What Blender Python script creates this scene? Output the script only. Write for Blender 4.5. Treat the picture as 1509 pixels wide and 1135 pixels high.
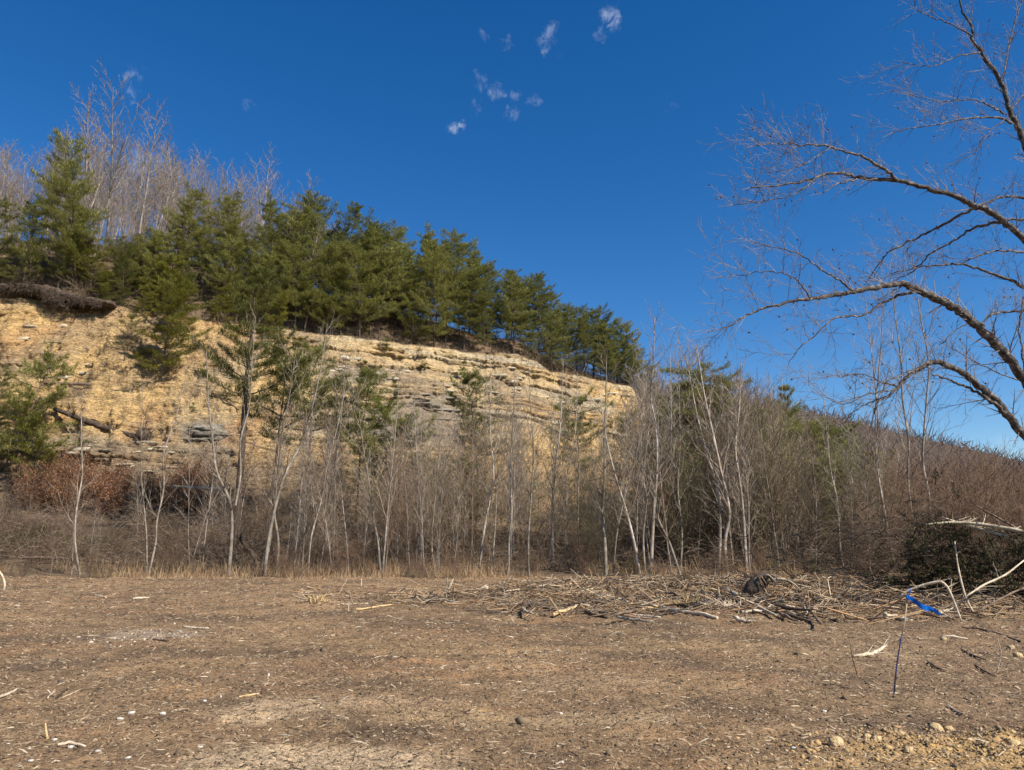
import bpy, math, random
import numpy as np
from mathutils import Vector
R = math.radians
for o in list(bpy.data.objects): bpy.data.objects.remove(o)
scene = bpy.context.scene
COL = scene.collection

# ------------------------------------------------------------------ camera, sky, sun, exposure
F, CX, CY = 1090.0, 754.5, 567.5          # focal length and centre in photo pixels (1509 x 1135)
PITCH, CAMZ = R(11.6), 1.6
cam_d = bpy.data.cameras.new("camera"); cam = bpy.data.objects.new("camera", cam_d); COL.objects.link(cam)
cam.location = (0, 0, CAMZ); cam.rotation_euler = (R(90) + PITCH, 0, 0)
cam_d.sensor_width = 36; cam_d.lens = 36 * F / 1509; cam_d.clip_end = 6000; cam_d.clip_start = 0.05
scene.camera = cam

SUN_AZ, SUN_EL = R(128), R(43)            # azimuth clockwise from +Y (the view direction)
sun_dir = Vector((math.sin(SUN_AZ) * math.cos(SUN_EL), math.cos(SUN_AZ) * math.cos(SUN_EL), math.sin(SUN_EL)))
sd = bpy.data.lights.new("sun", 'SUN'); sd.energy = 5.0; sd.angle = R(0.53); sd.color = (1.0, 0.94, 0.84)
so = bpy.data.objects.new("sun", sd); COL.objects.link(so)
so.rotation_euler = (-sun_dir).to_track_quat('-Z', 'Y').to_euler()

scene.view_settings.view_transform = 'Standard'; scene.view_settings.look = 'None'
scene.view_settings.gamma = 1; scene.view_settings.use_curve_mapping = False
scene.view_settings.exposure = 0.58

def ray(px, py):
    a, b = (px - CX) / F, (CY - py) / F
    return np.array([a, math.cos(PITCH) - b * math.sin(PITCH), math.sin(PITCH) + b * math.cos(PITCH)])
def at(px, py, Y):
    d = ray(px, py); return np.array([0, 0, CAMZ]) + d * (Y / d[1])
def on_ground(px, py, z=0.0):
    d = ray(px, py); return np.array([0, 0, CAMZ]) + d * ((z - CAMZ) / d[2])

w = bpy.data.worlds.new("World"); scene.world = w; w.use_nodes = True
nt = w.node_tree; nt.nodes.clear()
def N(t, **k):
    n = nt.nodes.new(t)
    for a, b in k.items(): setattr(n, a, b)
    return n
sky = N('ShaderNodeTexSky', sky_type='NISHITA', sun_disc=False, sun_elevation=SUN_EL, sun_rotation=SUN_AZ,
        altitude=600, air_density=1.0, dust_density=0.15, ozone_density=3.0)
hs = N('ShaderNodeHueSaturation'); hs.inputs['Saturation'].default_value = 1.36; hs.inputs['Hue'].default_value = 0.506
nt.links.new(sky.outputs[0], hs.inputs['Color'])
tc = N('ShaderNodeTexCoord')
wisp = N('ShaderNodeTexNoise'); wisp.inputs['Scale'].default_value = 70; wisp.inputs['Detail'].default_value = 7
wisp.inputs['Roughness'].default_value = 0.62; wisp.inputs['Distortion'].default_value = 0.8
mp = N('ShaderNodeMapping'); mp.inputs['Scale'].default_value = (1.3, 1, 0.75)
nt.links.new(tc.outputs['Generated'], mp.inputs['Vector']); nt.links.new(mp.outputs[0], wisp.inputs['Vector'])
nv = N('ShaderNodeTexNoise'); nv.inputs['Scale'].default_value = 60; nv.inputs['Detail'].default_value = 5; nv.inputs['Roughness'].default_value = .6
nt.links.new(tc.outputs['Generated'], nv.inputs['Vector'])
sb = N('ShaderNodeVectorMath', operation='SUBTRACT'); sb.inputs[1].default_value = (.5, .5, .5); nt.links.new(nv.outputs['Color'], sb.inputs[0])
sc_ = N('ShaderNodeVectorMath', operation='SCALE'); sc_.inputs['Scale'].default_value = .045; nt.links.new(sb.outputs[0], sc_.inputs[0])
wv_ = N('ShaderNodeVectorMath', operation='ADD'); nt.links.new(tc.outputs['Generated'], wv_.inputs[0]); nt.links.new(sc_.outputs[0], wv_.inputs[1])
nrm = N('ShaderNodeVectorMath', operation='NORMALIZE'); nt.links.new(wv_.outputs[0], nrm.inputs[0])
total = None
for (px, py, rad, s) in [(898, 26, 26, 1.0), (880, 50, 15, .5), (808, 52, 22, .62), (809, 74, 14, .5), (673, 190, 17, .95),
                         (709, 118, 20, .45), (727, 140, 20, .5), (754, 140, 17, .42), (755, 166, 14, .4), (787, 146, 13, .38),
                         (699, 154, 15, .4), (714, 52, 13, .3), (747, 65, 12, .28), (196, 116, 22, .75), (190, 138, 14, .4),
                         (229, 243, 20, 1.0), (203, 242, 26, .6), (370, 155, 14, .2), (990, 155, 14, .15), (1478, 666, 50, .35)]:
    d = Vector(ray(px, py)).normalized()
    dn = N('ShaderNodeVectorMath', operation='DISTANCE'); dn.inputs[1].default_value = d
    nt.links.new(nrm.outputs[0], dn.inputs[0])
    mr = N('ShaderNodeMapRange', interpolation_type='SMOOTHSTEP')
    mr.inputs['From Min'].default_value = rad / F * 0.78; mr.inputs['From Max'].default_value = 0
    mr.inputs['To Min'].default_value = 0; mr.inputs['To Max'].default_value = s * .55
    nt.links.new(dn.outputs['Value'], mr.inputs['Value'])
    if total is None: total = mr.outputs[0]
    else:
        m = N('ShaderNodeMath', operation='MAXIMUM'); nt.links.new(total, m.inputs[0]); nt.links.new(mr.outputs[0], m.inputs[1]); total = m.outputs[0]
wr = N('ShaderNodeMapRange'); wr.inputs['From Min'].default_value = .40; wr.inputs['From Max'].default_value = .82
nt.links.new(wisp.outputs['Fac'], wr.inputs['Value'])
mm = N('ShaderNodeMath', operation='MULTIPLY'); nt.links.new(total, mm.inputs[0]); nt.links.new(wr.outputs[0], mm.inputs[1])
mix = N('ShaderNodeMixRGB'); mix.inputs['Color2'].default_value = (8.5, 9.0, 10.0, 1)
nt.links.new(mm.outputs[0], mix.inputs['Fac']); nt.links.new(hs.outputs[0], mix.inputs['Color1'])
bg = N('ShaderNodeBackground'); bg.inputs['Strength'].default_value = 0.092
nt.links.new(mix.outputs[0], bg.inputs['Color'])
nt.links.new(bg.outputs[0], N('ShaderNodeOutputWorld').inputs['Surface'])

# ------------------------------------------------------------------ numeric helpers
RS = np.random.RandomState(7)
def _h(ix, iy, iz, seed):
    if 1:
        h = (ix.astype(np.int64) * 374761393 + iy.astype(np.int64) * 668265263 + iz.astype(np.int64) * 2147483647 + seed * 974634777) & 0xffffffff
        h = ((h ^ (h >> 13)) * 1274126177) & 0xffffffff
        h = h ^ (h >> 16)
    return (h & 0xffffff) / float(0xffffff)
def vn(x, y, z=0.0, seed=0):
    x, y, z = np.broadcast_arrays(np.asarray(x, float), np.asarray(y, float), np.asarray(z, float))
    ix, iy, iz = np.floor(x), np.floor(y), np.floor(z)
    fx, fy, fz = x - ix, y - iy, z - iz
    fx, fy, fz = [f * f * (3 - 2 * f) for f in (fx, fy, fz)]
    r = 0
    for a in (0, 1):
        for b in (0, 1):
            for c in (0, 1):
                r = r + _h(ix + a, iy + b, iz + c, seed) * (fx if a else 1 - fx) * (fy if b else 1 - fy) * (fz if c else 1 - fz)
    return r
def fbm(x, y, z=0.0, seed=0, oct=4, rough=0.5):
    s, a, t, f = 0, 1.0, 0, 1.0
    for i in range(oct):
        s = s + a * (vn(np.asarray(x) * f, np.asarray(y) * f, np.asarray(z) * f, seed + i * 17) - 0.5); t += a; a *= rough; f *= 2.03
    return s / t * 2
def sstep(a, b, x):
    t = np.clip((np.asarray(x, float) - a) / (b - a), 0, 1); return t * t * (3 - 2 * t)
def unit(v): return v / (np.linalg.norm(v, axis=-1, keepdims=True) + 1e-12)

def mesh_np(name, V, Q=None, T=None, mat=None, smooth=False, color=None):
    me = bpy.data.meshes.new(name)
    V = np.ascontiguousarray(V, dtype=np.float32)
    Q = np.zeros((0, 4), int) if Q is None else np.asarray(Q); T = np.zeros((0, 3), int) if T is None else np.asarray(T)
    me.vertices.add(len(V)); me.vertices.foreach_set('co', V.ravel())
    me.loops.add(Q.size + T.size); me.loops.foreach_set('vertex_index', np.concatenate([Q.ravel(), T.ravel()]).astype(np.int32))
    n = len(Q) + len(T); me.polygons.add(n)
    st = np.concatenate([np.arange(len(Q)) * 4, Q.size + np.arange(len(T)) * 3]).astype(np.int32)
    me.polygons.foreach_set('loop_start', st)
    me.polygons.foreach_set('loop_total', np.concatenate([np.full(len(Q), 4), np.full(len(T), 3)]).astype(np.int32))
    me.update(calc_edges=True); me.validate(verbose=False)
    if smooth: me.polygons.foreach_set('use_smooth', np.ones(len(me.polygons), bool))
    if color is not None:
        ca = me.color_attributes.new('tint', 'FLOAT_COLOR', 'POINT')
        c = np.ones((len(V), 4), np.float32); c[:, :3] = color; ca.data.foreach_set('color', c.ravel())
    if mat: me.materials.append(mat)
    return me
def obj(name, me, parent=None, loc=(0, 0, 0), **p):
    o = bpy.data.objects.new(name, me); COL.objects.link(o); o.location = loc
    if parent: o.parent = parent
    for k, v in p.items():
        if v is not None: o[k] = v
    return o
def frames(D):
    D = unit(D); A = np.where(np.abs(D[:, 2:3]) < 0.9, np.array([[0, 0, 1.]]), np.array([[1., 0, 0]]))
    U = unit(np.cross(D, A)); return D, U, np.cross(D, U)
def prisms(P0, P1, R0, R1, sides=3):
    P0, P1 = np.asarray(P0, float), np.asarray(P1, float); R0 = np.asarray(R0, float)[:, None]; R1 = np.asarray(R1, float)[:, None]
    D, U, W = frames(P1 - P0); n = len(P0); V = np.zeros((n, 2 * sides, 3))
    for k in range(sides):
        a = 2 * math.pi * k / sides; e = math.cos(a) * U + math.sin(a) * W
        V[:, k] = P0 + e * R0; V[:, sides + k] = P1 + e * R1
    base = (np.arange(n) * 2 * sides)[:, None]
    Q = np.concatenate([base + np.array([[k, (k + 1) % sides, sides + (k + 1) % sides, sides + k]]) for k in range(sides)])
    return V.reshape(-1, 3), Q
def tube(P, Rr, sides=6, cap=True, rough=0.0, seed=0):
    P = np.asarray(P, float); n = len(P); D = np.gradient(P, axis=0); D = unit(D)
    A = np.array([0, 0, 1.]) if abs(D[0, 2]) < .9 else np.array([1., 0, 0]); U = np.zeros_like(P); u = unit(np.cross(D[0], A))
    for i in range(n):
        u = unit(u - D[i] * np.dot(u, D[i])); U[i] = u
    W = np.cross(D, U); V = []
    rs = np.random.RandomState(seed)
    for k in range(sides):
        a = 2 * math.pi * k / sides
        rr = np.asarray(Rr) * (1 + rough * rs.uniform(-1, 1, n))
        V.append(P + (math.cos(a) * U + math.sin(a) * W) * rr[:, None])
    V = np.stack(V, 1).reshape(-1, 3); Q = []; T = []
    for i in range(n - 1):
        for k in range(sides):
            k2 = (k + 1) % sides; Q.append((i * sides + k, i * sides + k2, (i + 1) * sides + k2, (i + 1) * sides + k))
    if cap:
        V = np.vstack([V, P[0], P[-1]]); c0, c1 = n * sides, n * sides + 1
        for k in range(sides):
            k2 = (k + 1) % sides; T.append((c0, k2, k)); T.append((c1, (n - 1) * sides + k, (n - 1) * sides + k2))
    return V, np.array(Q), np.array(T) if T else np.zeros((0, 3), int)
class Acc:
    def __init__(s): s.V, s.Q, s.T, s.n = [], [], [], 0
    def add(s, V, Q=None, T=None):
        if Q is not None and len(Q): s.Q.append(np.asarray(Q) + s.n)
        if T is not None and len(T): s.T.append(np.asarray(T) + s.n)
        s.V.append(V); s.n += len(V)
    def mesh(s, name, mat, smooth=False):
        return mesh_np(name, np.vstack(s.V), np.vstack(s.Q) if s.Q else None, np.vstack(s.T) if s.T else None, mat, smooth)
def spline(P, m=4):
    P = np.asarray(P, float); out = []
    Pp = np.vstack([2 * P[0] - P[1], P, 2 * P[-1] - P[-2]])
    for i in range(len(P) - 1):
        a, b, c, d = Pp[i:i + 4]
        for k in range(m):
            t = k / m; out.append(.5 * (2 * b + (c - a) * t + (2 * a - 5 * b + 4 * c - d) * t * t + (3 * b - a - 3 * c + d) * t ** 3))
    out.append(P[-1]); return np.array(out)

# ------------------------------------------------------------------ materials
def mat_base(name, rough=.85):
    m = bpy.data.materials.new(name); m.use_nodes = True; t = m.node_tree; b = t.nodes['Principled BSDF']
    b.inputs['Roughness'].default_value = rough; b.inputs['Specular IOR Level'].default_value = .25
    return m, t, b
def ramp(t, cols):
    r = t.nodes.new('ShaderNodeValToRGB'); e = r.color_ramp.elements
    while len(e) < len(cols): e.new(.5)
    for i, (p, c) in enumerate(cols): e[i].position = p; e[i].color = (*c, 1)
    return r
def mat(name, cols, scale=3, rough=.85, orand=.2, island=False, bump=0, bscale=None, stretch=(1, 1, 1), translucent=0, detail=5):
    m, t, b = mat_base(name, rough); L = t.links.new
    tcn = t.nodes.new('ShaderNodeTexCoord'); mpn = t.nodes.new('ShaderNodeMapping'); mpn.inputs['Scale'].default_value = stretch
    L(tcn.outputs['Object'], mpn.inputs[0])
    nz = t.nodes.new('ShaderNodeTexNoise'); nz.inputs['Scale'].default_value = scale; nz.inputs['Detail'].default_value = detail; nz.inputs['Roughness'].default_value = .65
    L(mpn.outputs[0], nz.inputs['Vector'])
    k = len(cols); r = ramp(t, [((.28 + .44 * i / (k - 1)) if not island else (i / (k - 1)), c) for i, c in enumerate(cols)])
    if island:
        g = t.nodes.new('ShaderNodeNewGeometry'); L(g.outputs['Random Per Island'], r.inputs[0])
    else: L(nz.outputs['Fac'], r.inputs[0])
    h = t.nodes.new('ShaderNodeHueSaturation'); oi = t.nodes.new('ShaderNodeObjectInfo')
    mr = t.nodes.new('ShaderNodeMapRange'); mr.inputs['To Min'].default_value = 1 - orand; mr.inputs['To Max'].default_value = 1 + orand
    L(oi.outputs['Random'], mr.inputs['Value']); L(mr.outputs[0], h.inputs['Value']); L(r.outputs[0], h.inputs['Color'])
    mr2 = t.nodes.new('ShaderNodeMapRange'); mr2.inputs['To Min'].default_value = .5 + orand * .022; mr2.inputs['To Max'].default_value = .5 - orand * .022
    L(oi.outputs['Random'], mr2.inputs['Value']); L(mr2.outputs[0], h.inputs['Hue'])
    L(h.outputs[0], b.inputs['Base Color'])
    if bump:
        bn = t.nodes.new('ShaderNodeBump'); bn.inputs['Strength'].default_value = bump; bn.inputs['Distance'].default_value = .05
        n2 = t.nodes.new('ShaderNodeTexNoise'); n2.inputs['Scale'].default_value = bscale or scale * 4; n2.inputs['Detail'].default_value = 6
        L(mpn.outputs[0], n2.inputs['Vector']); L(n2.outputs['Fac'], bn.inputs['Height']); L(bn.outputs[0], b.inputs['Normal'])
    if translucent:
        tr = t.nodes.new('ShaderNodeBsdfTranslucent'); ms = t.nodes.new('ShaderNodeMixShader'); ms.inputs[0].default_value = translucent
        L(h.outputs[0], tr.inputs['Color']); L(b.outputs[0], ms.inputs[1]); L(tr.outputs[0], ms.inputs[2])
        L(ms.outputs[0], t.nodes['Material Output'].inputs['Surface'])
    return m
M = {}
M['pine_needles'] = mat('pine_needles', [(.075, .082, .025), (.19, .195, .048), (.33, .325, .085), (.22, .22, .058), (.45, .43, .15)], .9, .5, .28, island=True, translucent=.3)
M['pine_needles_yellow'] = mat('pine_needles_yellow', [(.10, .105, .025), (.21, .205, .04), (.33, .31, .06), (.27, .25, .05)], 1.2, .55, .15, island=True, translucent=.3)
M['pine_bark'] = mat('pine_bark', [(.045, .033, .026), (.11, .08, .06), (.17, .13, .10)], 6, .9, .2, bump=.6)
M['grey_bark'] = mat('grey_bark', [(.10, .085, .07), (.24, .205, .175), (.46, .41, .36)], 2.2, .85, .25, stretch=(1, 1, .5))
M['pale_bark'] = mat('pale_bark', [(.08, .06, .045), (.26, .215, .165), (.48, .42, .345)], 2.0, .8, .35, stretch=(1, 1, 1.4))
M['grey_twigs'] = mat('grey_twigs', [(.11, .085, .065), (.25, .195, .15), (.42, .345, .275)], 1.5, .85, .22)
M['sapling_twigs'] = mat('sapling_twigs', [(.10, .075, .055), (.26, .205, .15), (.46, .385, .30)], 1.5, .85, .25)
M['russet_twigs'] = mat('russet_twigs', [(.085, .052, .034), (.17, .108, .068), (.28, .19, .125)], 1.5, .85, .25)
M['olive_twigs'] = mat('olive_twigs', [(.08, .066, .036), (.18, .148, .082), (.30, .25, .155)], 1.5, .85, .2)
M['brush_twigs'] = mat('brush_twigs', [(.055, .038, .026), (.145, .10, .067), (.30, .215, .15)], 1.2, .9, .25)
M['copper_leaves'] = mat('copper_leaves', [(.12, .055, .03), (.27, .125, .06), (.42, .23, .12)], 2, .8, .15, translucent=.2)
M['briar_leaves'] = mat('briar_leaves', [(.035, .042, .012), (.085, .095, .022), (.15, .15, .04)], 2, .7, .2, translucent=.2)
M['haze_twigs'] = mat('haze_twigs', [(.09, .062, .038), (.25, .18, .112), (.46, .36, .245)], 1.5, .85, .25)
M['cedar_needles'] = mat('cedar_needles', [(.02, .021, .008), (.06, .055, .018), (.12, .10, .03)], 1.6, .7, .1)
M['dry_grass'] = mat('dry_grass', [(.16, .085, .045), (.30, .19, .095), (.44, .33, .19), (.24, .12, .06)], 1, .9, .0, island=True)
M['chips'] = mat('chips', [(.055, .036, .024), (.13, .088, .053), (.21, .14, .08), (.30, .205, .12), (.11, .073, .044), (.42, .32, .20), (.19, .12, .068), (.09, .06, .038)], 1, .9, 0, island=True)
M['clods'] = mat('clods', [(.09, .066, .045), (.16, .115, .073), (.24, .17, .10), (.13, .09, .058)], 1, .95, 0, island=True)
M['clay_clods'] = mat('clay_clods', [(.30, .19, .085), (.50, .33, .14), (.15, .10, .06), (.60, .43, .22), (.22, .14, .075), (.40, .25, .11)], 1, .95, 0, island=True)
M['stone'] = mat('stone', [(.34, .29, .23), (.54, .48, .40), (.70, .64, .55)], 9, .8, .1, bump=.5, bscale=40)
M['yellow_stone'] = mat('yellow_stone', [(.30, .20, .09), (.48, .34, .17), (.60, .46, .27)], 9, .85, .1, bump=.6, bscale=40)
M['bleached_wood'] = mat('bleached_wood', [(.24, .18, .12), (.52, .42, .29), (.70, .60, .45)], 5, .75, .15, stretch=(1, 1, 1), bump=.4)
M['brown_wood'] = mat('brown_wood', [(.07, .048, .033), (.17, .115, .075), (.30, .21, .14)], 5, .85, .15, bump=.5)
M['dark_wood'] = mat('dark_wood', [(.03, .021, .014), (.08, .055, .038), (.17, .12, .085)], 5, .9, .15, bump=.6)
M['fresh_wood'] = mat('fresh_wood', [(.34, .22, .10), (.58, .40, .19), (.70, .52, .28)], 5, .8, .1, bump=.4)
M['root_soil'] = mat('root_soil', [(.03, .02, .015), (.085, .058, .04), (.17, .12, .085)], 4, .95, .1, bump=.8)
M['slab'] = mat('slab', [(.30, .25, .18), (.44, .37, .26), (.56, .48, .34)], 2.2, .9, .22, bump=.7, bscale=9, stretch=(1, 1, 4))
M['shale_slab'] = mat('shale_slab', [(.12, .105, .08), (.22, .19, .145), (.33, .285, .215)], 2.2, .9, .2, bump=.7, bscale=9, stretch=(1, 1, 5))
M['blue_ribbon'] = mat('blue_ribbon', [(.004, .09, .42), (.008, .16, .62), (.03, .26, .78)], 25, .35, 0, translucent=.3)
M['blue_stain'] = mat('blue_stain', [(.02, .024, .05), (.035, .045, .13), (.10, .10, .17)], 60, .7, 0)
M['stake_wood'] = mat('stake_wood', [(.34, .27, .17), (.48, .39, .26)], 30, .8, 0)

def tint_mat(name, detail_cols, scale, bump, bdist, bscale, stretch=(1, 1, 1), rough=.95, fine=None):
    m, t, b = mat_base(name, rough); L = t.links.new; b.inputs['Specular IOR Level'].default_value = .1
    at_ = t.nodes.new('ShaderNodeVertexColor'); at_.layer_name = 'tint'
    tcn = t.nodes.new('ShaderNodeTexCoord'); mpn = t.nodes.new('ShaderNodeMapping'); mpn.inputs['Scale'].default_value = stretch
    L(tcn.outputs['Object'], mpn.inputs[0])
    nz = t.nodes.new('ShaderNodeTexNoise'); nz.inputs['Scale'].default_value = scale; nz.inputs['Detail'].default_value = 9; nz.inputs['Roughness'].default_value = .72
    L(mpn.outputs[0], nz.inputs['Vector'])
    k = len(detail_cols); r = ramp(t, [(.30 + .40 * i / (k - 1), c) for i, c in enumerate(detail_cols)]); L(nz.outputs['Fac'], r.inputs[0])
    mx = t.nodes.new('ShaderNodeMixRGB'); mx.blend_type = 'MULTIPLY'; mx.inputs[0].default_value = 1
    L(at_.outputs['Color'], mx.inputs[1]); L(r.outputs[0], mx.inputs[2]); last = mx.outputs[0]
    if fine:
        n3 = t.nodes.new('ShaderNodeTexNoise'); n3.inputs['Scale'].default_value = fine; n3.inputs['Detail'].default_value = 5; n3.inputs['Roughness'].default_value = .8
        L(mpn.outputs[0], n3.inputs['Vector'])
        r3 = ramp(t, [(.34, (.33, .32, .31)), (.5, (1, 1, 1)), (.66, (1.75, 1.7, 1.6))]); L(n3.outputs['Fac'], r3.inputs[0])
        m3 = t.nodes.new('ShaderNodeMixRGB'); m3.blend_type = 'MULTIPLY'; m3.inputs[0].default_value = 1
        L(last, m3.inputs[1]); L(r3.outputs[0], m3.inputs[2]); last = m3.outputs[0]
    L(last, b.inputs['Base Color'])
    bn = t.nodes.new('ShaderNodeBump'); bn.inputs['Strength'].default_value = bump; bn.inputs['Distance'].default_value = bdist
    n2 = t.nodes.new('ShaderNodeTexNoise'); n2.inputs['Scale'].default_value = bscale; n2.inputs['Detail'].default_value = 8; n2.inputs['Roughness'].default_value = .7
    L(mpn.outputs[0], n2.inputs['Vector']); L(n2.outputs['Fac'], bn.inputs['Height']); L(bn.outputs[0], b.inputs['Normal'])
    return m
M['field'] = tint_mat('field_soil', [(.55, .53, .5), (1, 1, 1), (1.35, 1.3, 1.22)], 2.2, .8, .05, 22, fine=38)
M['cliff'] = tint_mat('cliff_rock', [(.48, .44, .38), (.92, .90, .87), (1.18, 1.14, 1.05)], 1.1, 1.0, .35, 2.6, stretch=(1, 1, 3.5), fine=5)
M['hill'] = tint_mat('forest_floor', [(.55, .53, .5), (1, 1, 1), (1.3, 1.25, 1.15)], .8, .7, .3, 3)

# ------------------------------------------------------------------ terrain shape
tops = [(-500, 430, 54), (-200, 425, 55), (0, 430, 57), (60, 432, 57.5), (140, 447, 58), (220, 462, 59), (300, 472, 60), (430, 492, 62), (520, 500, 64), (600, 510, 66), (690, 520, 69),
        (760, 522, 72), (790, 535, 73), (810, 548, 74), (860, 556, 78), (930, 572, 82), (960, 610, 85), (1000, 680, 88), (1100, 715, 92), (1300, 735, 96), (1700, 745, 100), (2400, 750, 105)]
toes = [(-500, 690, 46), (-200, 690, 47), (0, 692, 48.5), (140, 695, 49), (300, 705, 50), (430, 715, 51.5), (520, 720, 53), (600, 735, 54), (690, 745, 57), (760, 750, 59), (860, 760, 64), (930, 765, 68),
        (960, 768, 70), (1000, 770, 72), (1100, 770, 76), (1300, 775, 80), (1700, 778, 82), (2400, 778, 85)]
TOP = np.array([at(*p) for p in tops]); TOE = np.array([at(*p) for p in toes])
def topYZ(x): return np.interp(x, TOP[:, 0], TOP[:, 1]), np.interp(x, TOP[:, 0], TOP[:, 2])
def toeYZ(x): return np.interp(x, TOE[:, 0], TOE[:, 1]), np.interp(x, TOE[:, 0], TOE[:, 2])
def rise(x): return np.interp(x, [-90, -45, -25, -8, 5, 15, 30, 120], [17, 16, 14, 10.5, 7.0, 2.2, -1.0, -2])
def keys(x):
    x = np.asarray(x, float); ty, tz = topYZ(x); by, bz = toeYZ(x); rs = rise(x)
    o = np.ones_like(x)
    Y = [25 * o, 31.5 * o, 36.5 * o, 42 * o * .5 + by * .5 - 1.5, by - .2, ty + .9, ty + 5, ty + 18, ty + 36, ty + 60, ty + 130]
    Z = [-.15 * o, 0 * o, .55 * o, bz * .52, bz, tz - .15, tz + rs * .26 + .5, tz + rs * .7, tz + rs * 1.0, tz + rs * .8 - 3, tz * .2 - 4]
    return Y, Z
def hgt(x, y):
    x = np.asarray(x, float); y = np.asarray(y, float); Y, Z = keys(x); z = Z[0] * np.ones_like(y)
    for k in range(len(Y) - 1):
        t = np.clip((y - Y[k]) / np.maximum(Y[k + 1] - Y[k], 1e-3), 0, 1)
        z = np.where(y > Y[k], Z[k] + (Z[k + 1] - Z[k]) * t, z)
    return z
def hgs(x, y): return float(hgt(np.array([x]), np.array([y]))[0])

def grid_q(nr, nc):
    i, j = np.meshgrid(np.arange(nr - 1), np.arange(nc - 1), indexing='ij'); a = (i * nc + j).ravel()
    return np.stack([a, a + 1, a + nc + 1, a + nc], 1)

# wide ground sheet to the horizon
g = np.linspace(-1, 1, 41); gx = np.sign(g) * (np.abs(g) ** 3) * 2500
X, Y = np.meshgrid(gx, gx); Z = -0.5 - 0.0 * X
obj('ground', mesh_np('ground', np.stack([X.ravel(), Y.ravel() + 200, Z.ravel()], 1), grid_q(41, 41), mat=M['hill'],
    color=np.full((41 * 41, 3), (.17, .12, .075))), kind='structure')

# cleared field: finely meshed near the camera
def field_z(x, y):
    m = .05 * fbm(x * .35, y * .35, seed=3, oct=3) + .030 * fbm(x * 1.7, y * 1.7, seed=5, oct=3) + .028 * fbm(x * 7, y * 7, seed=9, oct=4, rough=.65)
    ruts = -.035 * np.exp(-((y - 13.3 - .08 * x) / .25) ** 2) - .03 * np.exp(-((y - 11.2 - .1 * x) / .2) ** 2)
    berm = .30 * np.exp(-((y - 22.0) / 3.0) ** 2) * sstep(-4, 3, x) + .16 * np.exp(-((x - 4.6) / 1.5) ** 2 - ((y - 5.8) / .9) ** 2) * (1 + .8 * fbm(x * 5, y * 5, seed=31, oct=3))
    return m + ruts + berm
nr, nc = 400, 390
tt = np.linspace(0, 1, nr); yy = 2.2 * (33.5 / 2.2) ** tt
ss = np.linspace(-1, 1, nc)
Yg = np.repeat(yy[:, None], nc, 1); Xg = ss[None, :] * (2.5 + 0.95 * yy[:, None])
edge = np.minimum(sstep(0, .03, (1 - np.abs(ss)))[None, :] * np.ones((nr, 1)), sstep(33.4, 31.5, Yg))
Zg = field_z(Xg, Yg) * edge + (1 - edge) * -.25
n1 = fbm(Xg * .5, Yg * .9, seed=21, oct=4); n2 = fbm(Xg * 2.2, Yg * 2.2, seed=23, oct=4)
base = np.array([.245, .160, .09]); tintc = np.ones(Xg.shape + (3,)) * base
def blend(c, m): global tintc; tintc = tintc * (1 - m[..., None]) + np.array(c) * m[..., None]
blend((.33, .215, .115), sstep(.05, .5, n1) * .8); blend((.125, .085, .056), sstep(.05, .45, -n1 + n2 * .4) * .75)
blend((.32, .18, .09), sstep(.1, .5, fbm(Xg * .7 + 9, Yg * 1.2, seed=33)) * .5)
blend((.19, .135, .09), sstep(1.5, 7, Xg) * sstep(18, 9, Yg) * .6)
def blob(px, py, rx, ry, c, a=.8):
    g0 = on_ground(px, py); d = ((Xg - g0[0]) / rx) ** 2 + ((Yg - g0[1]) / ry) ** 2
    blend(c, sstep(1.2, .2, d + n2 * .9) * a)
blob(1480, 1130, 1.5, .5, (.48, .31, .135)); blob(1400, 1105, .9, .35, (.50, .32, .13), .7); blob(430, 1052, .7, .6, (.50, .36, .22), .85); blob(560, 1040, 1.2, .35, (.40, .28, .17), .6); blob(760, 1060, 1.4, .3, (.40, .29, .17), .5)
blob(480, 1122, 1.2, .55, (.50, .37, .23), .85); blob(630, 975, .5, .4, (.45, .25, .12), .6); blob(660, 1055, .9, .6, (.34, .23, .12), .5)
blob(1000, 950, 1.6, .9, (.34, .23, .12), .5); blob(215, 935, 1.0, .9, (.37, .32, .26), .4); blob(560, 950, 2, .8, (.32, .21, .1), .4)
blob(270, 1025, .5, .4, (.42, .25, .12), .5); blob(850, 1010, 1.2, .5, (.32, .22, .13), .5); blob(1330, 968, .5, .3, (.42, .30, .17), .5)
obj('field', mesh_np('field', np.stack([Xg.ravel(), Yg.ravel(), Zg.ravel()], 1), grid_q(nr, nc), mat=M['field'], smooth=True, color=tintc.reshape(-1, 3)), kind='structure')

# hillside (talus, slope behind the cliff, wooded hill)
hx = np.linspace(-130, 190, 230); hy = np.concatenate([np.linspace(26, 110, 110), np.linspace(112, 260, 20)])
Xh, Yh = np.meshgrid(hx, hy); Zh = hgt(Xh, Yh) + .5 * fbm(Xh * .2, Yh * .2, seed=41) * sstep(33, 42, Yh)
Zh -= .3 * sstep(31, 26, Yh)
tyh, tzh = topYZ(Xh); tyb, tzb = toeYZ(Xh)
behind = sstep(tyb - 1, tyb + 1.5, Yh) * sstep(tyh + 3.5, tyh + 1.2, Yh) * sstep(-60, -52, Xh) * sstep(20, 14, Xh)
Zh -= 1.3 * behind
hc = np.ones(Xh.shape + (3,)) * np.array([.14, .098, .062]); k1 = sstep(0, .5, fbm(Xh * .3, Yh * .3, seed=43))[..., None]
hc = hc * (1 - k1 * .6) + np.array([.22, .15, .09]) * k1 * .6
tal = (sstep(44, 56, Yh) * sstep(tyb + 3, tyb - 2, Yh) * sstep(22, 5, Xh) * sstep(-.3, .4, fbm(Xh * .25, Yh * .25, seed=47)))[..., None]
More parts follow.
